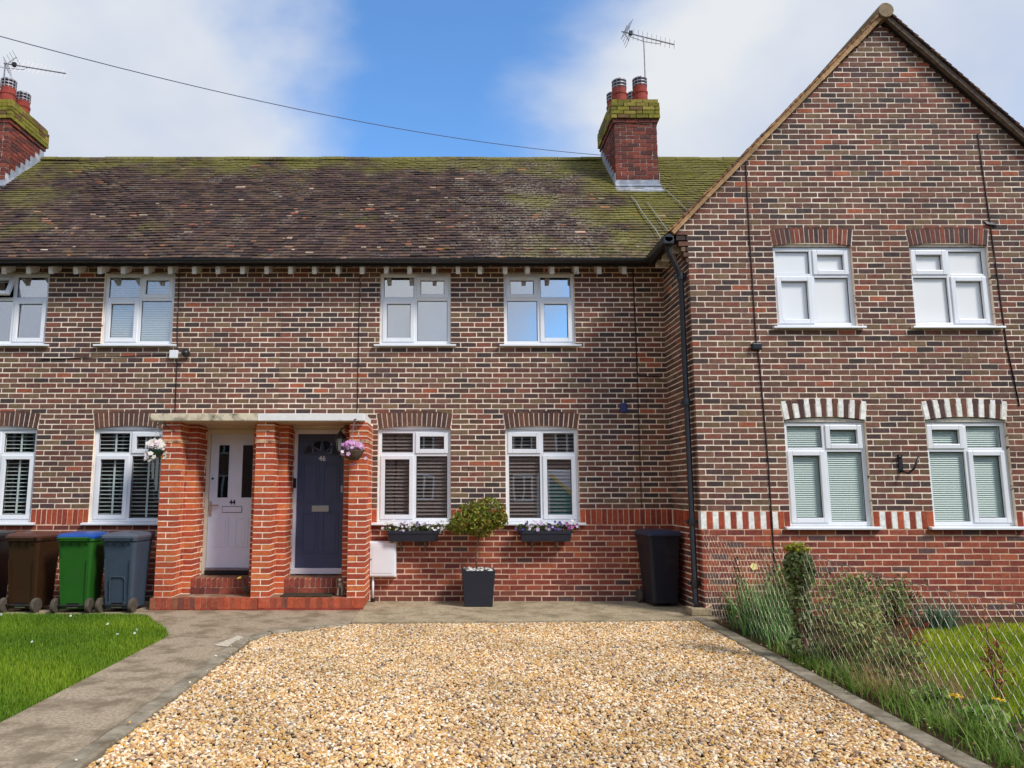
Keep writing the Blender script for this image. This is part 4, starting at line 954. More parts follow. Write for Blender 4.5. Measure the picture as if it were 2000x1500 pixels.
def small(name, label, cat, boxes, mat, bev=.008):
    mb = MB()
    for a, b in boxes: mb.box(a, b)
    o = bevel(mb.build(name, mat), bev, 2); tag(o, label, cat); return o
small('alarm_box', 'small white junction box below the upstairs window of the number 44 house', 'box', [((-4.085, -.055, 3.43), (-3.965, .004, 3.55))], M['upvc'])
cm = thing('security_light', 'dark security light on a short arm beside the white junction box', 'light', (-3.9, 0, 3.5))
mb = MB(); mb.tube([(-3.955, -.03, 3.49), (-3.86, -.05, 3.50)], .012, 8); mb.build('arm', M['alu'], cm)
mb = MB(); mb.lathe([(.01, -.13), (.05, -.11), (.055, -.03), (.03, 0)], (-3.84, -.0, 3.50), 14, axis='y'); mb.build('lamp_head', M['black_metal'], cm, smooth=True)
M['blue_box'] = mat_plain('blue_plastic', lin((44, 52, 104)), 0.4, 0.5)
small('sensor_box', 'small dark blue sensor box on the brick wall of the number 46 house', 'box', [((2.44, -.075, 2.635), (2.535, .004, 2.775))], M['blue_box'], .02)
small('cable_box', 'small dark cable box on the gable wall between upper and lower windows', 'box', [((3.885, GY - .06, 3.325), (4.015, GY + .004, 3.415))], M['black_plastic'], .015)
hk = thing('wall_hook', 'black iron wall bracket between the two lower gable windows', 'bracket', (5.7, GY, 1.85))
mb = MB(); mb.box((5.665, GY - .02, 1.76), (5.715, GY + .004, 1.98)); mb.build('back_plate', M['black_metal'], hk)
mb = MB(); mb.tube([(5.69, GY - .02, 1.78), (5.72, GY - .1, 1.74), (5.77, GY - .15, 1.80), (5.83, GY - .17, 1.95)], .014, 8); mb.tube([(5.69, GY - .02, 1.94), (5.66, GY - .05, 1.97), (5.65, GY - .07, 1.93)], .012, 8); mb.build('hook_arm', M['black_metal'], hk, smooth=True)
mb = MB(); mb.hexa([(7.10, GY - .03, 5.02), (7.24, GY - .03, 5.0), (7.24, GY + .01, 5.0), (7.10, GY + .01, 5.02)], [(7.08, GY - .005, 5.075), (7.22, GY - .005, 5.045), (7.22, GY + .01, 5.045), (7.08, GY + .01, 5.075)]); mb.build('vent_cowl', M['black_metal'], hg)
mb = MB(); mb.box((-2.262, .045, 1.565), (-2.205, .059, 1.705)); bevel(mb.build('doorbell', M['black_plastic'], h46), .008)

# ================================================================= THINGS
# lantern on the inside of the right pier
ln = thing('wall_lantern', 'black coach lantern on the orange brick pier beside the navy door', 'lantern', (-1.36, -.5, 2.2))
mb = MB(); mb.box((-1.375, -.55, 2.30), (-1.352, -.47, 2.42)); mb.build('back_plate', M['black_metal'], ln)
mb = MB(); mb.tube([(-1.37, -.51, 2.36), (-1.43, -.51, 2.40), (-1.50, -.51, 2.36), (-1.505, -.51, 2.33)], .011, 8); mb.tube([(-1.505, -.51, 2.03), (-1.505, -.51, 1.97)], [.018, .004], 8); mb.build('arm', M['black_metal'], ln, smooth=True)
mb = MB(); mb.lathe([(.09, 2.23), (.075, 2.255), (.03, 2.31), (.012, 2.34)], (-1.505, -.51, 0), 6); mb.build('lantern_roof', M['black_metal'], ln)
mb = MB()
for k in range(6):
    a = k * math.pi / 3; mb.tube([(-1.505 + math.cos(a) * .078, -.51 + math.sin(a) * .078, 2.232), (-1.505 + math.cos(a) * .045, -.51 + math.sin(a) * .045, 2.06)], .006, 4)
mb.lathe([(.015, 2.02), (.05, 2.045), (.05, 2.062), (.0, 2.062)], (-1.505, -.51, 0), 6); mb.build('lantern_cage', M['black_metal'], ln)
M['milk_glass'] = mat_plain('lantern_glass', lin((150, 150, 140)), .2, .5)
mb = MB(); mb.lathe([(.038, 2.063), (.068, 2.228)], (-1.505, -.51, 0), 6); mb.build('lantern_glass', M['milk_glass'], ln)

# leaf and flower clouds
def leaf_quads(P, size, cols, up=0.4, aspect=0.5, rs=None):
    """P (n,3) leaf positions -> folded diamond leaves, two triangles each"""
    g = rs or rng; n = len(P); d = g.normal(size=(n, 3)); d[:, 2] += up; d /= np.linalg.norm(d, axis=1)[:, None]
    a = np.cross(d, g.normal(size=(n, 3))); a /= np.linalg.norm(a, axis=1)[:, None]; b = np.cross(d, a)
    s = (size * g.uniform(.6, 1.3, n))[:, None]
    V = np.stack([P - a * s * .5, P + b * s * aspect * .5 + d * s * .06, P + a * s * .5, P - b * s * aspect * .5 + d * s * .06], 1).reshape(-1, 3)
    i = np.arange(n)[:, None] * 4; F = np.stack([i + [0, 1, 2], i + [0, 2, 3]], 1).reshape(-1, 3)
    ci = np.array([lin(c) for c in cols])[g.integers(0, len(cols), n)] * g.uniform(.7, 1.25, n)[:, None]
    return V, F, np.repeat(ci, 2, 0)
def cat_(parts):
    Vs, Fs, Cs = [], [], []; o = 0
    for V, F, C in parts: Vs.append(V); Fs.append(F + o); Cs.append(C); o += len(V)
    return np.vstack(Vs), np.vstack(Fs), np.vstack(Cs)
def ell(n, c, r, shell=.45, g=None):
    g = g or rng; v = g.normal(size=(n, 3)); v /= np.linalg.norm(v, axis=1)[:, None]
    return np.array(c) + v * np.array(r) * (shell + (1 - shell) * g.random(n) ** .6)[:, None]
def blades(n, base, spread, h, w, lean, cols, g=None, segs=3):
    """arching grass blades, tapering strips"""
    g = g or rng; Vs = []; Fs = []; Cs = []; base = np.array(base)
    for i in range(n):
        b = base + np.array([g.normal() * spread[0], g.normal() * spread[1], 0]); az = g.uniform(0, 6.283); L = h * g.uniform(.5, 1.15); ln_ = lean * g.uniform(.2, 1.2)
        side = np.array([-math.sin(az), math.cos(az), 0]); o = np.array([math.cos(az), math.sin(az), 0]); k0 = len(Vs) * 1
        n0 = sum(len(v) for v in Vs); pts = []
        for s in range(segs + 1):
            t = s / segs; p = b + o * L * ln_ * t * t + np.array([0, 0, L * (t - .35 * ln_ * t * t)]); ww = w * (1 - t * .92) * .5
            pts += [p - side * ww, p + side * ww]
        Vs.append(np.array(pts)); c = np.array(lin(cols[g.integers(len(cols))])) * g.uniform(.7, 1.25)
        for s in range(segs):
            a = n0 + s * 2; Fs += [(a, a + 1, a + 3), (a, a + 3, a + 2)]; Cs += [c, c]
    return np.vstack(Vs), np.array(Fs), np.array(Cs)
GREENS = [(84, 104, 34), (64, 88, 30), (108, 122, 44), (50, 70, 28)]
def flowers(P, size, petal, centre, g=None):
    """little five-petal flowers facing the street and up"""
    g = g or rng; Vs = []; Fs = []; Cs = []; n0 = 0
    for p in P:
        nrm_ = Vector((g.normal() * .4, -1 + g.normal() * .3, .55 + g.normal() * .3)).normalized(); a = nrm_.orthogonal().normalized(); b = nrm_.cross(a); s = size * g.uniform(.75, 1.25)
        pc = Vector(p); c = np.array(lin(petal[g.integers(len(petal))])) * g.uniform(.85, 1.1); th0 = g.uniform(0, 6)
        vs_ = [pc - nrm_ * s * .12]
        for k in range(10):
            th = th0 + k * math.pi / 5; rr = s * (.5 if k % 2 == 0 else .36); vs_.append(pc + (a * math.cos(th) + b * math.sin(th)) * rr)
        vs_ += [pc + nrm_ * s * .04 + (a * math.cos(t) + b * math.sin(t)) * s * .1 for t in (0, 2.1, 4.2)]
        Vs.append(np.array([tuple(v) for v in vs_]))
        for k in range(10): Fs.append((n0, n0 + 1 + k, n0 + 1 + (k + 1) % 10)); Cs.append(c)
        Fs.append((n0 + 11, n0 + 12, n0 + 13)); Cs.append(np.array(lin(centre))); n0 += 14
    return np.vstack(Vs), np.array(Fs), np.array(Cs)

# hanging baskets
M['wicker'] = mat_plain('brown_basket', lin((92, 74, 62)), .9, .2, .3, 40, .6, 120)
M['pot_green'] = mat_plain('green_plastic_pot', lin((20, 50, 36)), .5, .4)
def plant_mesh(name, VFC, mat, parent=None):
    o = tri_mesh(name, VFC[0], VFC[1], mat, parent, VFC[2])
    if name == 'flower_heads': o['kind'] = 'stuff'
    return o
def basket(name, label, c, rad, mat, petals, nfl, trail, top, fx):
    x, y, z = c; b = thing(name, label, 'basket', (x, y, z - rad))
    mb = MB(); mb.lathe([(rad * .45, z - rad * .85), (rad * .8, z - rad * .5), (rad, z), (rad * 1.02, z + .012), (rad * .9, z + .012), (rad * .85, z - .02)], (x, y, 0), 18); mb.build('bowl', mat, b, smooth=True)
    mb = MB()
    for k in range(3):
        a = 2 * math.pi * k / 3 + .4; mb.tube([(x + math.cos(a) * rad, y + math.sin(a) * rad, z), (x, y, top)], .003, 4)
    mb.build('chain', M['alu'], b)
    mb = MB(); mb.tube([fx, (fx[0] * .5 + x * .5, fx[1] * .5 + y * .5, top + .035), (x, y, top + .02), (x, y, top - .01)], .007, 6); mb.build('bracket', M['black_metal'], b)
    plant_mesh('foliage', cat_([leaf_quads(ell(150, (x, y, z + .03), (rad * 1.15, rad * 1.15, .06)), .035, GREENS), leaf_quads(ell(trail, (x, y, z - .06), (rad * 1.4, rad * 1.2, .12), .7), .03, GREENS)]), M['leaf'], b)
    plant_mesh('flower_heads', flowers(np.vstack([ell(nfl, (x, y - .02, z + .075), (rad * 1.1, rad * 1.0, .065), .3), ell(trail // 6 + 1, (x, y - .03, z - .05), (rad * 1.5, rad * 1.2, .13), 0.75)]), .066, petals, (230, 200, 90)), M['petal'], b)
    return b
basket('hanging_basket', 'hanging basket of white flowers beside the pier of the white door', (-3.87, -.86, 2.05), .10, M['pot_green'], [(240, 232, 228), (236, 214, 224), (245, 240, 225)], 60, 90, 2.38, (-3.78, -.69, 2.36))
basket('hanging_basket', 'brown hanging basket of pink and lilac flowers on the pier beside the navy door', (-1.275, -.86, 2.04), .135, M['wicker'], [(214, 150, 206), (230, 180, 216), (196, 130, 200), (238, 214, 232)], 60, 50, 2.44, (-1.24, -.69, 2.43))

# window boxes with violas
def window_box(x0, x1, label, petals, seedn, grp):
    y0, y1, za, zb = -.235, -.045, .835, .98
    b = thing('window_box', label, 'window box', ((x0 + x1) / 2, -.14, za))
    mb = MB(); t = .012; xi = .012
    mb.hexa([(x0 + xi, y0 + xi, za), (x1 - xi, y0 + xi, za), (x1 - xi, y1 - xi, za), (x0 + xi, y1 - xi, za)], [(x0, y0, zb - .04), (x1, y0, zb - .04), (x1, y1, zb - .04), (x0, y1, zb - .04)])
    bevel(mb.build('trough', M['trough'], b), .004, 2)
    mb = MB(); mb.box((x0 - .008, y0 - .008, zb - .0395), (x1 + .008, y0 + .012, zb)); mb.box((x0 - .008, y1 - .012, zb - .0395), (x1 + .008, y1 + .006, zb)); mb.box((x0 - .008, y0 + .012, zb - .0395), (x0 + .012, y1 - .012, zb)); mb.box((x1 - .012, y0 + .012, zb - .0395), (x1 + .008, y1 - .012, zb)); mb.build('rim', M['trough'], b)
    mb = MB(); mb.box((x0 + .013, y0 + .013, zb - .0395), (x1 - .013, y1 - .013, zb - .012)); mb.build('compost', M['soil'], b)
    for xx in (x0 + .17, x1 - .19):
        mb = MB(); mb.box((xx - .012, -.20, za - .012), (xx + .012, .003, za - .0005)); mb.box((xx - .012, -.010, za - .15), (xx + .012, .003, za - .0125)); mb.tube([(xx, -.18, za - .012), (xx, -.006, za - .13)], .006, 6); mb.build('bracket', M['bracket_grey'], b)
    n = 5; g = np.random.default_rng(seedn)
    for k in range(n):
        px = x0 + (k + .5) * (x1 - x0) / n; pt = thing('viola_plant', petals[k][0], 'flowers', (px, -.14, zb - .01), 0, None)
        w = .105 if 0 < k < n - 1 else .13
        plant_mesh('foliage', leaf_quads(ell(130, (px + (-.03 if k == 0 else .03 if k == n - 1 else 0), -.15, zb + .03), (w, .10, .075), .3, g), .036, GREENS, rs=g), M['leaf'], pt)
        plant_mesh('flower_heads', flowers(ell(petals[k][2], (px + (-.03 if k == 0 else .03 if k == n - 1 else 0), -.165, zb + .06), (w * 1.1, .11, .095), .45, g), petals[k][3] * 1.3, petals[k][1], (236, 206, 90), g), M['petal'], pt)
        mb = MB()
        for q in range(5): mb.tube([(px + (q - 2) * .008, -.14, zb - .014), (px + (q - 2) * .03, -.145 - .01 * (q % 2), zb + .05)], .002, 4)
        mb.build('stem', M['stem'], pt)
M['trough'] = mat_plain('black_trough', lin((38, 40, 50)), .45, .4, .1, 20)
M['bracket_grey'] = mat_plain('grey_bracket', lin((120, 110, 106)), .6, .4)
M['stem'] = mat_plain('green_stem', lin((84, 100, 44)), .7, .2)
WH = [(244, 242, 236), (236, 232, 240)]; PU = [(74, 44, 132), (96, 60, 150), (58, 36, 110)]; MG = [(168, 70, 150), (190, 100, 170)]; LI = [(206, 176, 216), (226, 206, 230)]
window_box(-.865, -.165, 'black window box under the ground floor window beside the meter box', [('small white violas at the meter box end of a window box', WH, 22, .034), ('pale lilac and white violas in the meter box side window box', LI + WH, 18, .036), ('tall white viola in the middle of the window box near the meter box', WH, 20, .04), ('purple tinged violas next to the tall white one in the window box', LI + PU[:1], 16, .036), ('small white violas trailing beside the clipped tree', WH, 24, .034)], 21, 'a')
window_box(.97, 1.665, 'black window box under the window between potted tree and black bin', [('deep purple violas at the tree end of a window box', PU + WH[:1], 14, .04), ('lilac and white violas rising above their window box', LI + WH, 18, .042), ('pale small violas in the middle of the bin side window box', LI + WH, 12, .034), ('dark purple violas beside magenta ones in a window box', PU, 14, .046), ('magenta and small white violas at the bin end of a window box', MG + WH, 18, .042)], 22, 'b')

# clipped tree in a square black planter
pt = thing('planter', 'square tapered black planter on the concrete in front of the wall', 'planter', (.37, -.34, 0))
mb = MB(); mb.hexa([(.185, -.535, .009), (.555, -.535, .009), (.555, -.165, .009), (.185, -.165, .009)], [(.15, -.565, .455), (.59, -.565, .455), (.59, -.125, .455), (.15, -.125, .455)])
bm_o = mb.build('body', M['trough'], pt); bevel(bm_o, .008, 2)
mb = MB()
for a, b in (((.147, -.568, .4555), (.593, -.54, .475)), ((.147, -.15, .4555), (.593, -.122, .475)), ((.147, -.54, .4555), (.175, -.15, .475)), ((.565, -.54, .4555), (.593, -.15, .475))): mb.box(a, b)
mb.build('rim', M['trough'], pt)
mb = MB()
pebs = thing('pebbles', 'pale pebbles filling the top of the black planter', 'pebbles', (.37, -.34, .456)); pebs['kind'] = 'stuff'
for k in range(90):
    px, py = random.uniform(.19, .55), random.uniform(-.525, -.165); r_ = random.uniform(.014, .028); mb.lathe([(r_ * .5, .452), (r_, .462), (r_ * .9, .462 + r_ * .5), (r_ * .3, .462 + r_ * .9)], (px, py, random.uniform(0, .008)), 7, lin(random.choice([(190, 186, 178), (150, 144, 138), (110, 104, 100), (214, 210, 200)])))
pb_ = mb.build('pebble_layer', M['verge'], pebs); pb_['kind'] = 'stuff'
tr = thing('clipped_tree', 'small clipped tree with leafy green head growing in the black planter', 'tree', (.36, -.34, .45))
mb = MB(); mb.tube([(.36, -.34, .44), (.345, -.34, .60), (.35, -.345, .75), (.39, -.34, .90), (.42, -.34, 1.02), (.40, -.34, 1.15)], [.013, .011, .010, .010, .009, .006], 8)
for q in range(7):
    a = q * .9; mb.tube([(.41, -.34, .98 + .02 * q), (.41 + .16 * math.cos(a), -.34 + .12 * math.sin(a), 1.08 + .02 * q), (.40 + .30 * math.cos(a), -.34 + .2 * math.sin(a), 1.13 + .03 * q)], [.007, .005, .002], 5)
mb.build('trunk', M['bark'], tr, smooth=True)
TG = [(140, 150, 52), (112, 128, 44), (166, 168, 70), (88, 104, 38), (150, 126, 58)]
lp = []
for (cx, cz, rx, rz, n) in ((.36, 1.13, .36, .17, 620), (.52, 1.25, .25, .19, 460), (.17, 1.06, .22, .13, 320), (.30, 1.27, .18, .12, 220), (.62, 1.13, .18, .12, 240), (.42, .97, .2, .08, 140), (.74, 1.16, .05, .07, 25), (.0, 1.03, .06, .06, 40)):
    lp.append(leaf_quads(ell(int(n * 1.5), (cx, -.34, cz), (rx, rx * .8, rz), .55), .055, TG, .2, .5))
plant_mesh('crown', cat_(lp), M['leaf'], tr)

# meter box
mbx = thing('meter_box', 'white gas meter box on the wall beside the porch pier', 'meter box', (-.95, 0, .33))
mb = MB(); mb.box((-1.135, -.13, .345), (-.755, .006, .83)); bevel(mb.build('case', M['white_gloss'] if 'white_gloss' in M else M['upvc'], mbx), .012, 3)
mb = MB(); mb.box((-1.118, -.148, .362), (-.772, -.131, .813)); bevel(mb.build('door', M['upvc'], mbx), .010, 3)
mb = MB(); mb.box((-1.085, -.152, .40), (-.805, -.1485, .775)); bevel(mb.build('door_panel', M['upvc'], mbx), .002, 2)
mb = MB(); mb.lathe([(.010, -.156), (.010, -.148)], (-1.10, 0, .59), 10, axis='y'); mb.build('lock', M['alu'], mbx)
mb = MB(); mb.tube([(-1.075, -.08, .346), (-1.075, -.08, .05)], .017, 10); mb.build('pipe', M['upvc'], mbx, smooth=True)
mb = MB(); mb.lathe([(.03, .008), (.03, .05), (.02, .06)], (-1.075, -.08, 0), 12); mb.build('pipe_shoe', M['black_plastic'], mbx)

# door mat and statues
mt = small('door_mat', 'dark worn door mat on the plinth in front of the navy door', 'mat', [((-2.23, -.655, .150), (-1.56, -.37, .170))], mat_plain('coir_mat', lin((70, 62, 50)), .95, .1, .35, 60, .8, 200), .006)
M['statue'] = mat_plain('weathered_cast_stone', lin((150, 132, 112)), .9, .2, .3, 25, .4, 60, dirt=lin((96, 84, 70)), dscale=18, dmin=.5, dmax=.65)
def skin_thing(name, label, cat, loc, rz, nodes, edges, mat, scale=1.0, sub=2):
    me = bpy.data.meshes.new(name); me.from_pydata([tuple(c * scale for c in n[0]) for n in nodes], edges, []); o = bpy.data.objects.new(name, me); col.objects.link(o)
    o.location = loc; o.rotation_euler = (0, 0, rz); md = o.modifiers.new('skin', 'SKIN'); 
    sv = me.skin_vertices[0].data if me.skin_vertices else None
    if sv is None:
        bpy.context.view_layer.objects.active = o
        bm = bmesh.new(); bm.from_mesh(me); bm.verts.layers.skin.verify(); bm.to_mesh(me); bm.free(); sv = me.skin_vertices[0].data
    for i, n in enumerate(nodes): r_ = n[1] if isinstance(n[1], tuple) else (n[1], n[1]); sv[i].radius = (r_[0] * scale, r_[1] * scale); sv[i].use_root = (i == 0)
    sb_ = o.modifiers.new('sub', 'SUBSURF'); sb_.levels = sub; sb_.render_levels = sub
    me.materials.append(mat); return tag(o, label, cat)
# seated stone dog (x forward)
dog = [((0, 0, .06), .055), ((.03, 0, .13), .058), ((.06, 0, .20), .05), ((.075, 0, .25), .034), ((.09, 0, .29), .042), ((.135, 0, .275), .026), ((.165, 0, .268), .018),
       ((.085, .035, .13), .02), ((.10, .037, .05), .016), ((.105, .037, .012), .018), ((.085, -.035, .13), .02), ((.10, -.037, .05), .016), ((.105, -.037, .012), .018),
       ((.01, .055, .05), .03), ((.07, .06, .02), .018), ((.01, -.055, .05), .03), ((.07, -.06, .02), .018), ((-.06, 0, .03), .016), ((-.10, .03, .022), .010),
       ((.07, .036, .29), .014), ((.075, .05, .25), .010), ((.07, -.036, .29), .014), ((.075, -.05, .25), .010)]
dogE = [(0, 1), (1, 2), (2, 3), (3, 4), (4, 5), (5, 6), (2, 7), (7, 8), (8, 9), (2, 10), (10, 11), (11, 12), (0, 13), (13, 14), (0, 15), (15, 16), (0, 17), (17, 18), (4, 19), (19, 20), (4, 21), (21, 22)]
skin_thing('dog_statue', 'small stone dog statue sitting on the plinth beside the navy door', 'statue', (-1.445, -.50, .148), R(-100), dog, dogE, M['statue'], .78)
goose = [((0, 0, .07), .05), ((.06, 0, .085), .044), ((-.07, 0, .08), .03), ((-.12, 0, .095), .014), ((.085, 0, .13), .026), ((.085, 0, .19), .018), ((.095, 0, .24), .02), ((.13, 0, .238), .012), ((.165, 0, .228), .006), ((0, .02, .03), .012), ((.01, .02, .006), .014), ((0, -.02, .03), .012), ((.01, -.02, .006), .014)]
gooseE = [(0, 1), (0, 2), (2, 3), (1, 4), (4, 5), (5, 6), (6, 7), (7, 8), (0, 9), (9, 10), (0, 11), (11, 12)]
gs = thing('goose_statue', 'small dark goose statue with a yellow bill beside the white door step', 'statue', (-2.66, -.46, .148))
M['goose'] = mat_plain('dark_stone', lin((92, 80, 66)), .8, .3, .3, 30, .3, 80)
gb_ = skin_thing('goose_body', None, None, (-2.68, -.45, .148), R(-150), goose, gooseE, M['goose'], 1.0); 
par(gb_, gs)
mb = MB(); bd = Vector((math.cos(R(-150)), math.sin(R(-150)), 0)); bp_ = Vector((-2.68, -.45, .148)) + bd * .125 + Vector((0, 0, .238))
mb.tube([bp_, bp_ + bd * .03 - Vector((0, 0, .006)), bp_ + bd * .055 - Vector((0, 0, .014))], [.016, .012, .005], 8); mb.build('bill', mat_plain('yellow_bill', lin((216, 176, 70)), .5, .4), gs, smooth=True)

# wheelie bins. Local frame: front towards -y, wheels and hinge towards +y
def wheelie(label, loc, rz, body_c, lid_c, panel=False):
    b = thing('wheelie_bin', label, 'bin', loc, rz, None); b.scale = (.98, .98, .925)
    mb_, ml_ = mat_plain('bin_plastic', body_c, .42, .4, .08, 6, .05, 80, dirt=tuple(v * .7 + .02 for v in body_c), dscale=4, dmin=.55, dmax=.75), mat_plain('lid_plastic', lid_c, .4, .4, .10, 9, .05, 60)
    def ring(w, d, z, y0=0, r_=.05, n=4):
        pts = []
        for (sx, sy) in ((1, -1), (1, 1), (-1, 1), (-1, -1)):
            a0 = {(1, -1): -90, (1, 1): 0, (-1, 1): 90, (-1, -1): 180}[(sx, sy)]
            for k in range(n + 1):
                a = R(a0 + 90 * k / n); pts.append((sx * (w / 2 - r_) + math.cos(a) * r_, y0 + sy * (d / 2 - r_) + math.sin(a) * r_, z))
        return pts
    rings = [ring(.37, .42, .05, -.02), ring(.385, .44, .30, -.015), ring(.42, .49, .70, -.005), ring(.455, .53, .965, 0), ring(.485, .56, .97, 0), ring(.485, .56, 1.0, 0)]
    n = len(rings[0]); v = [p for r_ in rings for p in r_]; f = [tuple(range(n - 1, -1, -1))] + [(i * n + k, i * n + (k + 1) % n, (i + 1) * n + (k + 1) % n, (i + 1) * n + k) for i in range(len(rings) - 1) for k in range(n)] + [tuple((len(rings) - 1) * n + k for k in range(n))]
    m = MB(); m.raw(v, f)
    for k in (-1, 1): m.hexa([(k * .15 - .01, .20, .06), (k * .15 + .01, .20, .06), (k * .15 + .01, .15, .06), (k * .15 - .01, .15, .06)][::-1], [(k * .17 - .01, .262, .72), (k * .17 + .01, .262, .72), (k * .17 + .01, .2, .72), (k * .17 - .01, .2, .72)][::-1])
    body = m.build('body', mb_, b, False)
    for k in range(4):
        m = MB(); xx = -.16 + k * .107; m.hexa([(xx - .006, .25, .90), (xx + .006, .25, .90), (xx + .006, .262, .90), (xx - .006, .262, .90)], [(xx - .006, .25, .968), (xx + .006, .25, .968), (xx + .006, .30, .968), (xx - .006, .30, .968)]); m.build('rib', mb_, body, False)
    m = MB()   # lid, slightly domed, overhanging
    lr = [ring(.50, .575, 1.0015, -.005, .06), ring(.505, .58, 1.03, -.005, .06), ring(.46, .53, 1.062, -.005, .07), ring(.30, .36, 1.078, -.005, .08)]
    v = [p for r_ in lr for p in r_]; f = [tuple(range(n - 1, -1, -1))] + [(i * n + k, i * n + (k + 1) % n, (i + 1) * n + (k + 1) % n, (i + 1) * n + k) for i in range(3) for k in range(n)] + [tuple(3 * n + k for k in range(n))]
    m.raw(v, f); lid = m.build('lid', ml_, b, False, smooth=False)
    m = MB(); m.tube([(-.19, .28, 1.0), (-.19, .325, 1.01), (.19, .325, 1.01), (.19, .28, 1.0)], .015, 8); m.build('handle', mb_, b, False)
    for k in (-1, 1):
        m = MB(); m.lathe([(.05, -.025), (.095, -.025), (.10, -.015), (.10, .015), (.095, .025), (.05, .025)], (k * .215, .215, .10), 20, axis='x'); wh = m.build('wheel', M['tyre'], b, False)
        m = MB(); m.lathe([(.048, -.02), (.048, .02)], (k * .215, .215, .10), 12, axis='x'); m.build('hub', M['hub'], wh, False)
    m = MB(); m.tube([(-.19, .215, .10), (.19, .215, .10)], .013, 8); m.build('axle', M['black_metal'], b, False)
    m = MB(); m.hexa([(-.075, .18, .075), (.075, .18, .075), (.075, .198, .075), (-.075, .198, .075)], [(-.075, .18, .13), (.075, .18, .13), (.075, .203, .13), (-.075, .203, .13)]); m.build('foot_recess', M['black_plastic'], body, False)
    m = MB(); m.box((-.07, .20, .066), (.07, .214, .076)); m.build('foot_bar', M['chrome'], body, False)
    if panel:
        m = MB(); zz = lambda z: .205 + (z - .1) * .07
        pts = [(-.10, .18), (-.10, .44), (-.085, .475), (-.06, .485), (.06, .485), (.085, .475), (.10, .44), (.10, .18)]
        m.tube([(x, zz(z) + .004, z) for x, z in pts], .007, 6); m.build('moulded_panel', mb_, body, False)
    return b
M['tyre'] = mat_plain('rubber_wheel', lin((84, 76, 66)), .8, .2, .3, 20, .2, 60); M['hub'] = mat_plain('wheel_hub', lin((54, 52, 50)), .5, .4)
wheelie('black wheelie bin facing out in the corner by the gable wall', (2.83, -.31, .008), R(6), lin((30, 31, 40)), lin((52, 60, 82)))
wheelie('dark brown wheelie bin with a brown lid between black and green bins', (-5.46, -.70, -.004), R(180 - 4), lin((56, 34, 18)), lin((88, 52, 40)))
wheelie('green wheelie bin with a blue lid', (-4.80, -.74, -.004), R(180 + 3), lin((38, 92, 28)), lin((30, 74, 150)))
wheelie('blue-grey wheelie bin with a moulded panel standing beside the orange pier', (-4.235, -.70, -.004), R(180 - 3), lin((62, 74, 88)), lin((84, 88, 98)), True)
wheelie('black wheelie bin with its lid shut next to the brown bin', (-6.10, -.66, -.004), R(178), lin((30, 31, 34)), lin((40, 42, 46)))
m_ = MB(); m_.tube([(-4.93, -.75, 1.078), (-4.80, -.72, 1.09), (-4.66, -.74, 1.082)], [.03, .045, .02], 8)

# concrete block under the downpipe
blk = small('concrete_block', 'pale concrete block under the foot of the black downpipe', 'block', [((2.95, -1.25, .008), (3.20, -1.0, .098))], M['concrete2'], .012)

# aerials
def aerial(label, base, top, d, L, n, reach):
    a = thing('tv_aerial', label, 'aerial', base)
    b = Vector(base); t = Vector(top); dv = Vector(d).normalized(); sidev = Vector((.25, .3, .92)).normalized()
    sidev = (sidev - dv * sidev.dot(dv)).normalized()
    mb = MB(); mb.tube([b, t], .013, 8); mb.build('mast', M['alu'], a)
    p0 = t - dv * L * reach; p1 = t + dv * L * (1 - reach); mb = MB(); mb.tube([p0, p1], .012, 6); mb.tube([t - dv * L * .28 - Vector((0, 0, .06)), t - Vector((0, 0, .09)), t + dv * L * .3 - Vector((0, 0, .06)), t + dv * L * .36], .006, 5); mb.build('boom', M['alu'], a)
    for k in range(n):
        p = p0 + dv * L * (.14 + .86 * k / (n - 1)); ll = .16 - .05 * k / n
        mb = MB(); mb.tube([p - sidev * ll, p + sidev * ll], .004, 4); mb.build('element', M['alu'], a)
    q = p0 + dv * L * .05; nn = dv.cross(sidev).normalized()
    mb = MB()
    for s in (-1, 1):
        e = q + (sidev * s * .20 - dv * (-.10)); mb.tube([q, e], .008, 5)
        for j in range(3): c = q + (e - q) * (.35 + .3 * j); mb.tube([c - nn * .16, c + nn * .16], .004, 4)
    mb.tube([q - nn * .16, q + nn * .16], .006, 4); mb.build('reflector', M['alu'], a)
    mb = MB(); mb.box((q.x + dv.x * L * .12 - .03, q.y - .03, q.z + dv.z * L * .12 - .03), (q.x + dv.x * L * .12 + .03, q.y + .03, q.z + dv.z * L * .12 + .04)); mb.build('dipole_box', M['black_plastic'], a)
aerial('television aerial on a tall mast above the chimney near the gable', (3.58, 2.05, 8.40), (3.585, 2.05, 9.86), (1, .1, -.2), 1.02, 11, .42)
aerial('low television aerial above the chimney with yellowed brick cap', (-8.25, 2.1, 8.45), (-8.25, 2.1, 9.36), (1, .05, -.15), 1.15, 13, .02)
ml = MB(); pts = []
A_, B_ = Vector((2.90, 1.95, 7.48)), Vector((-9.5, -5.5, 6.95))
for i in range(33):
    t = i / 32; p = A_.lerp(B_, t); p.z -= .55 * 4 * t * (1 - t); pts.append(p)
ml.tube(pts, .0055, 5); tag(ml.build('telephone_wire', M['wire_sky']), 'overhead telephone wire running from the chimney across the sky', 'wire')

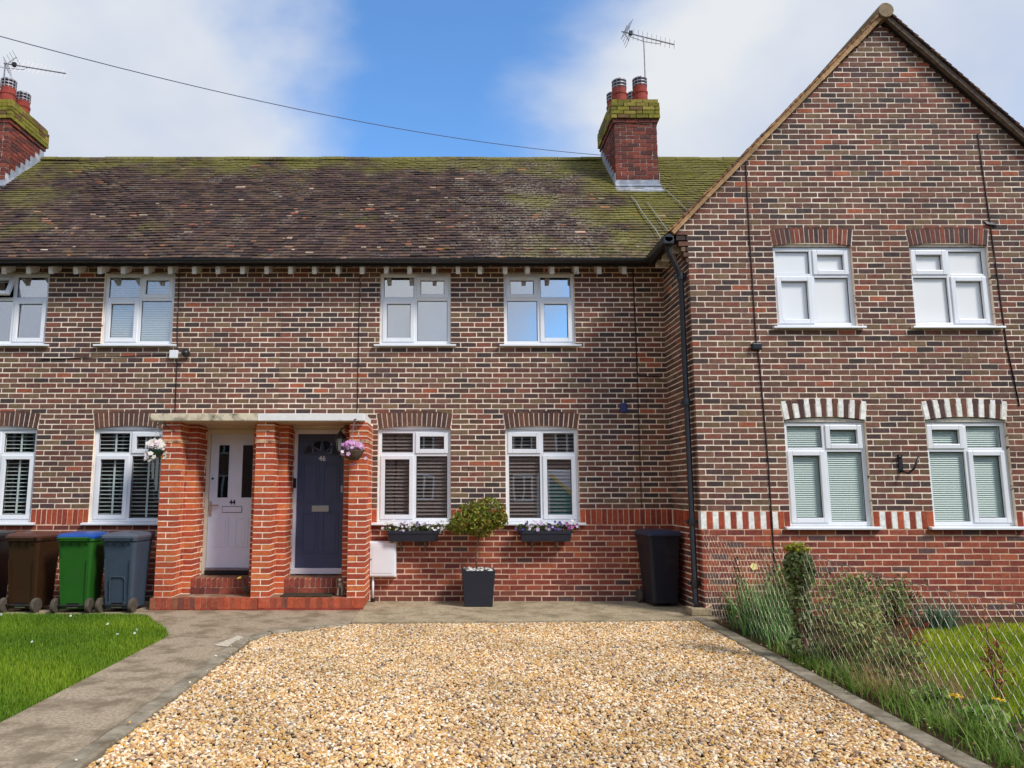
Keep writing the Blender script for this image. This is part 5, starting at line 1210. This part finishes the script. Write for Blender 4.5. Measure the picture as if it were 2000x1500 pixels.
# ================================================================= FENCE AND PLANTING ON THE RIGHT
FX = 3.22
fence = thing('wire_fence', 'sagging diamond mesh wire fence along the right edge of the gravel', 'fence', (FX, -4, 0))
def ftop(y):
    t = abs(y + 1.25)
    return 1.04 - .10 * math.sin(min(1, t / 2.35) * math.pi) if t < 2.35 else .98 - .05 * math.sin(min(1, (t - 2.35) / 3.0) * math.pi) - .03 * (t - 2.35)
def fx_(y): return FX - .02 * (y + 4) + .012 * math.sin(y * 2.3)
mb = MB(); step = .050; nW = int((7.6 - 1.22) / step); rr = .0019
for k in range(nW):
    y0 = -1.22 - k * step; zt = ftop(y0); nz_ = int(zt / .058); pts = []
    sg = 1 if k % 2 else -1
    for j in range(nz_ + 1):
        z = zt - j * .058; off = (step * .5) * (1 if (j + k) % 2 else -1); yy = y0 + off
        pts.append((fx_(yy) + .004 * (1 if (j + k) % 2 else -1) + .02 * math.sin(z * 5 + y0), yy, z))
    mb.tube(pts, rr, 3, cap=False)
o = mb.build('mesh', mat_plain('galvanised_wire', lin((168, 158, 140)), .5, .5, .3, 5, metal=.3), fence); o['kind'] = 'stuff'
mb = MB(); mb.tube([(fx_(-1.22 - i * .2), -1.22 - i * .2, ftop(-1.22 - i * .2) + .004) for i in range(33)], .003, 5); mb.build('top_wire', M['bracket_grey'], fence)
PYF = -3.6
mb = MB(); mb.tube([(FX, PYF, -.05), (FX - .005, PYF, .5), (FX - .01, PYF, .95)], [.05, .048, .045], 8); mb.build('post', M['bark'], fence)
IV = [(108, 128, 72), (134, 150, 96), (82, 102, 58), (164, 172, 126)]
iv = thing('ivy', 'ivy smothering the old fence post with yellowing leaves on top', 'ivy', (FX, PYF, 0))
plant_mesh('leaves', cat_([leaf_quads(ell(900, (FX, PYF, .80), (.135, .135, .21), .6), .05, IV, .3, .8), leaf_quads(ell(600, (FX, PYF, .45), (.095, .095, .30), .6), .045, IV, .3, .8), leaf_quads(ell(200, (FX - .02, PYF, .12), (.14, .14, .12), .5), .05, IV, .3, .8)]), M['leaf'], iv)
plant_mesh('top_leaves', leaf_quads(ell(150, (FX, PYF, 1.0), (.115, .115, .05), .4), .045, [(150, 150, 50), (172, 160, 54), (128, 132, 50)], .6, .8), M['leaf'], iv)
mb = MB()
for k in range(4): mb.tube([(FX + .05 * math.cos(k * 1.7 + j * .8), PYF + .055 * math.sin(k * 1.7 + j * .8), .02 + j * .12) for j in range(8)], .006, 4)
mb.build('stem', M['bark'], iv)
g3 = np.random.default_rng(33)
LONG = [(92, 140, 60), (120, 166, 84), (72, 116, 54), (160, 190, 120)]
def leafy(name, label, cat, x, y, h, w, n, size, cols, stems=5, grp=None, asp=.5, stemc='stem'):
    p = thing(name, label, cat, (x, y, -.02), 0, grp); parts = []; mb = MB()
    for s in range(stems):
        a = g3.uniform(0, 6.28); rr_ = w * g3.uniform(.1, .9); tx, ty, tz = x + rr_ * math.cos(a), y + rr_ * math.sin(a), h * g3.uniform(.55, 1.05)
        mb.tube([(x + rr_ * .2 * math.cos(a), y + rr_ * .2 * math.sin(a), -.02), ((x + tx) / 2, (y + ty) / 2, tz * .6), (tx, ty, tz)], [.005, .004, .002], 4)
        m_n = n // stems; t = g3.random(m_n)[:, None] ** .7
        P = np.array([x, y, 0]) + (np.array([tx, ty, tz]) - np.array([x, y, 0])) * t + g3.normal(size=(m_n, 3)) * np.array([w * .3, w * .3, h * .08]); P[:, 2] = np.abs(P[:, 2]) + .01
        parts.append(leaf_quads(P, size, cols, .5, asp, g3))
    mb.build('stem', M[stemc], p); plant_mesh('leaves', cat_(parts), M['leaf'], p); return p
def clump(name, label, cat, x, y, n, h, w, spread, cols, lean=.7, grp=None):
    p = thing(name, label, cat, (x, y, -.02), 0, grp); V, F, C = blades(n, (x, y, -.02), spread, h, w, lean, cols, g3, 5); tri_mesh('blades', V, F, M['grass'], p, C); return p
clump('grass_clump', 'thick clump of long glossy green leaves by the wall end of the wire fence', 'plant', 3.42, -2.35, 420, .68, .02, (.13, .20), LONG, .9)
clump('grass_clump', 'lower tuft of long green leaves at the foot of the ivy post', 'plant', 3.38, -3.05, 130, .42, .015, (.1, .16), LONG, .9)
leafy('leafy_weed', 'dark stalky weed with red tips against the gable corner', 'plant', 3.36, -1.75, .75, .12, 170, .05, [(92, 62, 46), (80, 84, 44), (112, 72, 50)], 6, stemc='bark')
leafy('leafy_weed', 'small bright weed at the base of the gable corner', 'plant', 3.40, -1.36, .2, .12, 150, .06, [(96, 110, 44), (80, 96, 40)], 5)
daf = thing('daffodil', 'single pale daffodil standing beside the gable corner', 'flower', (3.52, -1.9, 0)); mb = MB(); mb.tube([(3.52, -1.9, -.02), (3.50, -1.92, .4), (3.47, -1.94, .66)], .004, 5); mb.build('stem', M['stem'], daf)
plant_mesh('flower_heads', flowers([(3.47, -1.95, .67)], .085, [(240, 226, 150)], (240, 200, 60)), M['petal'], daf)
SH = [(128, 146, 74), (150, 162, 92), (96, 118, 62), (176, 176, 104), (152, 122, 80)]
spots = [(3.62, -2.3, .62, .26), (3.9, -1.75, .75, .30), (3.55, -4.05, .55, .24), (3.85, -3.2, .55, .3), (4.3, -2.3, .6, .34), (4.7, -1.75, .55, .3), (5.2, -1.7, .5, .3), (3.5, -4.55, .42, .22), (3.72, -3.65, .5, .25)]
LBL = ['grey-green bush behind the wire mesh just past the grass clump', 'leafy bush against the red brick of the gable', 'bush pressed into the wire mesh in front of the ivy post', 'open olive bush behind the wire mesh beside the lawn edge', 'dark bush in the bed under the gable window', 'dark low bush under the first gable window', 'small bush near the wall between the gable windows', 'straggling low bush leaning through the wire mesh', 'thin twiggy bush behind the ivy post']
for (x, y, h, w), lb in zip(spots, LBL): leafy('garden_bush', lb, 'bush', x, y, h, w, 950, .05, SH if y < -3 else SH[:3] + [(70, 82, 52)], 11, None, .5, 'bark')
clump('daffodil_leaves', 'clump of blue-green strap leaves in the bed at the lawn edge', 'plant', 5.5, -2.0, 150, .42, .016, (.1, .1), [(88, 120, 92), (110, 140, 112), (66, 98, 72)], .9)
clump('dry_grass', 'dry straw coloured grass tuft at the foot of the fence', 'plant', 3.27, -4.75, 190, .30, .008, (.08, .14), [(190, 158, 110), (170, 136, 92), (206, 178, 130)], .8)
clump('dry_grass', 'dry straw coloured grass behind the mesh beside red stems', 'plant', 3.62, -4.95, 150, .34, .008, (.08, .1), [(190, 158, 110), (170, 136, 92), (150, 110, 84)], .8)
leafy('red_stemmed_weed', 'weed with red-orange leaves behind the fence at the lawn edge', 'plant', 3.75, -4.35, .55, .16, 150, .05, [(176, 96, 50), (150, 70, 44), (120, 110, 54)], 6, stemc='bark')
leafy('red_stemmed_weed', 'thin red leaved weed standing alone against the bright lawn', 'plant', 3.95, -5.0, .62, .12, 120, .05, [(176, 104, 54), (140, 96, 52)], 5, stemc='bark')
VG = [(114, 150, 56), (136, 166, 70), (90, 126, 46), (156, 172, 90)]
for i, y in enumerate(np.arange(-3.3, -7.2, -.26)):
    clump('verge_grass', 'rough grass and weeds growing along the foot of the wire fence', 'grass', 3.21 + .06 * math.sin(i * 2.1), y, 110, .17 + .10 * (i % 3 == 1) + .05 * (y < -4.6), .009, (.07, .12), VG, 1.0, 'rough grass along the fence')
for i, (x, y) in enumerate([(3.42, -5.15), (3.50, -5.5), (3.36, -5.75), (3.62, -5.9), (3.45, -6.2)]): leafy('broad_weed', 'broad leaved weed in the rough grass by the fence', 'plant', x, y, .20, .16, 110, .075, VG, 6, 'broad leaved weeds by the fence', .45)
for (x, y, lb) in ((3.36, -5.44, 'yellow dandelion flower low down beside the fence'), (3.56, -5.52, 'second yellow dandelion a little deeper in the grass behind the fence')):
    d = thing('dandelion', lb, 'flower', (x, y, 0)); mb = MB(); mb.tube([(x, y, -.02), (x + .01, y, .17)], .004, 5); mb.build('stem', M['stem'], d)
    P = np.array([(x + .01, y, .175)] * 46) + g3.normal(size=(46, 3)) * [.018, .018, .006]; plant_mesh('flower_head', leaf_quads(P, .028, [(246, 196, 30), (250, 214, 60)], 1.5, .35, g3), M['petal'], d)

# lawns: single-triangle blades
def inside(P, poly):
    x, y = P[:, 0], P[:, 1]; r_ = np.zeros(len(P), bool); n = len(poly)
    for i in range(n):
        (x0, y0), (x1, y1) = poly[i], poly[(i + 1) % n]
        c = ((y0 > y) != (y1 > y)) & (x < (x1 - x0) * (y - y0) / (y1 - y0 + 1e-12) + x0); r_ ^= c
    return r_
def lawn(poly, dens, h, cols, seedn, z=-.03):
    g = np.random.default_rng(seedn); xs = [p[0] for p in poly]; ys = [p[1] for p in poly]; n = int((max(xs) - min(xs)) * (max(ys) - min(ys)) * dens)
    P = np.column_stack([g.uniform(min(xs), max(xs), n), g.uniform(min(ys), max(ys), n), np.full(n, z)]); P = P[inside(P, poly)]; n = len(P)
    patch = .5 + .5 * np.sin(P[:, 0] * 2.1 + 1.3 * np.sin(P[:, 1] * 1.7)) * np.sin(P[:, 1] * 2.6 + P[:, 0])
    a = g.uniform(0, 6.283, n); L = h * g.uniform(.55, 1.25, n) * (.85 + .3 * patch); ln_ = L * g.uniform(.1, .75, n); w = g.uniform(.0025, .005, n)
    sx, sy = -np.sin(a), np.cos(a); V = np.empty((n, 3, 3)); V[:, 0] = P - np.column_stack([sx * w, sy * w, 0 * w]); V[:, 1] = P + np.column_stack([sx * w, sy * w, 0 * w]); V[:, 2] = P + np.column_stack([np.cos(a) * ln_, np.sin(a) * ln_, L])
    C = np.array([lin(c) for c in cols])[g.integers(0, len(cols), n)] * (g.uniform(.7, 1.2, n) * (.74 + .42 * patch))[:, None] * np.column_stack([.9 + .3 * patch, np.ones(n), np.ones(n)])
    o = tri_mesh('grass', V.reshape(-1, 3), np.arange(n * 3).reshape(-1, 3), M['grass'], None, C); o['kind'] = 'stuff'; return o
LG = [(116, 158, 30), (100, 142, 24), (138, 172, 48), (128, 158, 36)]
lo = lawn([(-8.2, -7.5), (-3.02, -7.5), (-2.99, -2.45), (-3.18, -2.0), (-3.53, -1.5), (-3.76, -1.08), (-4.1, -.98), (-8.2, -1.0)], 7500, .050, LG, 5); tag(lo, 'short green grass of the front lawn beside the path and bins', 'grass')
ro = lawn([(3.95, -7.5), (9.2, -7.5), (9.2, -1.75), (6.0, -1.85), (5.2, -2.2), (4.55, -2.9), (4.1, -3.6), (3.8, -4.6)], 6000, .045, [(160, 186, 34), (146, 174, 28), (178, 194, 56)], 6, -.006); tag(ro, 'bright yellow-green grass of the lawn behind the wire fence', 'grass')
gd = np.random.default_rng(9)
for x, y in [(-3.42, -2.25), (-3.36, -2.45), (-3.52, -2.5), (-3.9, -1.9), (-4.6, -1.35), (-5.5, -1.25), (-4.2, -2.9)]:
    d = thing('daisy', 'tiny white daisy in the lawn beside the path', 'flower', (x, y, 0), 0, 'daisies in the lawn'); plant_mesh('flower_head', flowers([(x, y, .03)], .03, [(240, 240, 236)], (230, 200, 80), gd), M['petal'], d)
    mb = MB(); mb.tube([(x, y, -.03), (x, y, .03)], .002, 4); mb.build('stem', M['stem'], d)
small('litter', 'scrap of crumpled white litter lying on the lawn', 'litter', [((-3.62, -4.62, -.01), (-3.52, -4.56, .03))], M['upvc'], .02)

# ================================================================= ACROSS THE ROAD (seen in the window panes)
def mat_farbrick():
    m, n, l, b = newmat('far_brick'); t = n.new('ShaderNodeTexBrick'); geo = n.new('ShaderNodeNewGeometry'); mp_ = n.new('ShaderNodeMapping'); mp_.inputs['Rotation'].default_value = (R(90), 0, 0)
    l.new(geo.outputs['Position'], mp_.inputs[0]); l.new(mp_.outputs[0], t.inputs['Vector']); t.inputs['Scale'].default_value = 1
    t.inputs['Brick Width'].default_value = .225; t.inputs['Row Height'].default_value = .075; t.inputs['Mortar Size'].default_value = .006
    t.inputs['Color1'].default_value = (*lin((126, 82, 66)), 1); t.inputs['Color2'].default_value = (*lin((92, 64, 56)), 1); t.inputs['Mortar'].default_value = (*lin((190, 168, 146)), 1)
    l.new(t.outputs['Color'], b.inputs['Base Color']); b.inputs['Roughness'].default_value = .9; return m
M['far_brick'] = mat_farbrick()
FY = -30.0
for i, x0 in enumerate((-47.0, -36.0, -25.0, -14.0, -3.0, 8.0, 19.0, 30.0)):
    fh = thing('opposite_house', 'brick house across the road mirrored in the ground floor panes', 'house', (x0 + 5.4, FY, 0), 0, 'houses across the road')
    mb = MB(); mb.box((x0, FY - 7, -.1), (x0 + 10.9, FY, 5.0)); mb.build('wall', M['far_brick'], fh)
    mb = MB(); mb.raw([(x0 - .1, FY + .4, 4.9), (x0 + 11.0, FY + .4, 4.9), (x0 + 11.0, FY - 3.5, 8.4), (x0 - .1, FY - 3.5, 8.4), (x0 - .1, FY - 7.4, 4.9), (x0 + 11.0, FY - 7.4, 4.9)], [(3, 2, 1, 0), (4, 5, 2, 3), (0, 1, 5, 4), (0, 4, 3), (1, 2, 5)]); mb.build('roof', M['plain_brick'], fh)
    for wx in (1.0, 3.4, 6.4, 8.8):
        for (za, zb) in ((1.0, 2.4), (3.5, 4.7)):
            mb = MB(); a, b = x0 + wx, x0 + wx + 1.1
            for r_ in ((a, b, za, za + .08), (a, b, zb - .08, zb), (a, a + .08, za + .08, zb - .08), (b - .08, b, za + .08, zb - .08), ((a + b) / 2 - .04, (a + b) / 2 + .04, za + .08, zb - .08)): mb.box((r_[0], FY + .003, r_[2]), (r_[1], FY + .06, r_[3]))
            wn_ = mb.build('window', M['upvc'], fh); mb = MB(); mb.box((a + .08, FY + .003, za + .08), (b - .08, FY + .012, zb - .08)); mb.build('pane', M['interior'], wn_)
van = thing('parked_van', 'white van with teal and yellow flash parked across the road', 'van', (6.0, -18.0, -.09))
M['van_white'] = mat_plain('van_paint', (.75, .76, .78), .25, .5)
mb = MB(); prof = [(-2.6, .4), (-2.6, 1.2), (-2.45, 1.3), (-1.75, 1.95), (-1.4, 2.15), (-.6, 2.3), (2.4, 2.3), (2.55, 2.15), (2.6, .4)]
n = len(prof); vx, vy = 6.0, -18.0
mb.raw([(vx - a, vy + .98 * (1 if True else 0), b) for a, b in prof] + [(vx - a, vy - .98, b) for a, b in prof], [tuple(range(n - 1, -1, -1)), tuple(range(n, 2 * n))] + [(i, (i + 1) % n, (i + 1) % n + n, i + n) for i in range(n)]); bevel(mb.build('body', M['van_white'], van), .06, 3)
M['teal'] = mat_plain('teal_decal', lin((40, 130, 120)), .3, .5); M['yel'] = mat_plain('yellow_decal', lin((220, 180, 60)), .3, .5)
for nm, m__, o_ in (('teal_flash', M['teal'], 0), ('yellow_flash', M['yel'], .16)):
    mb = MB(); up_, dn = [], []
    for i in range(11):
        t = i / 10; x = vx - 2.3 + 2.4 * t; zt = .55 + 1.5 * (1 - t) ** 1.6 + o_; zb = .5 if o_ == 0 else zt - .15
        up_.append((x, vy + .985 + (.002 if o_ else 0), zt)); dn.append((x, vy + .985 + (.002 if o_ else 0), zb))
    mb.raw(up_ + dn, [(i + 11, i, i + 1, i + 12) for i in range(10)]); mb.build(nm, m__, van)
mb = MB(); mb.raw([(vx + 1.3, vy + .985, 1.35), (vx + 2.2, vy + .985, 1.35), (vx + 1.75, vy + .985, 1.85), (vx + 1.3, vy + .985, 1.95)], [(3, 2, 1, 0)]); mb.build('side_window', M['black_plastic'], van)
for dx in (-1.6, 1.7):
    for sy in (-.9, .9):
        mb = MB(); mb.lathe([(.2, -.11), (.33, -.11), (.35, -.08), (.35, .08), (.33, .11), (.2, .11)], (vx + dx, vy + sy, .26), 20, axis='y'); mb.build('wheel', M['black_plastic'], van)
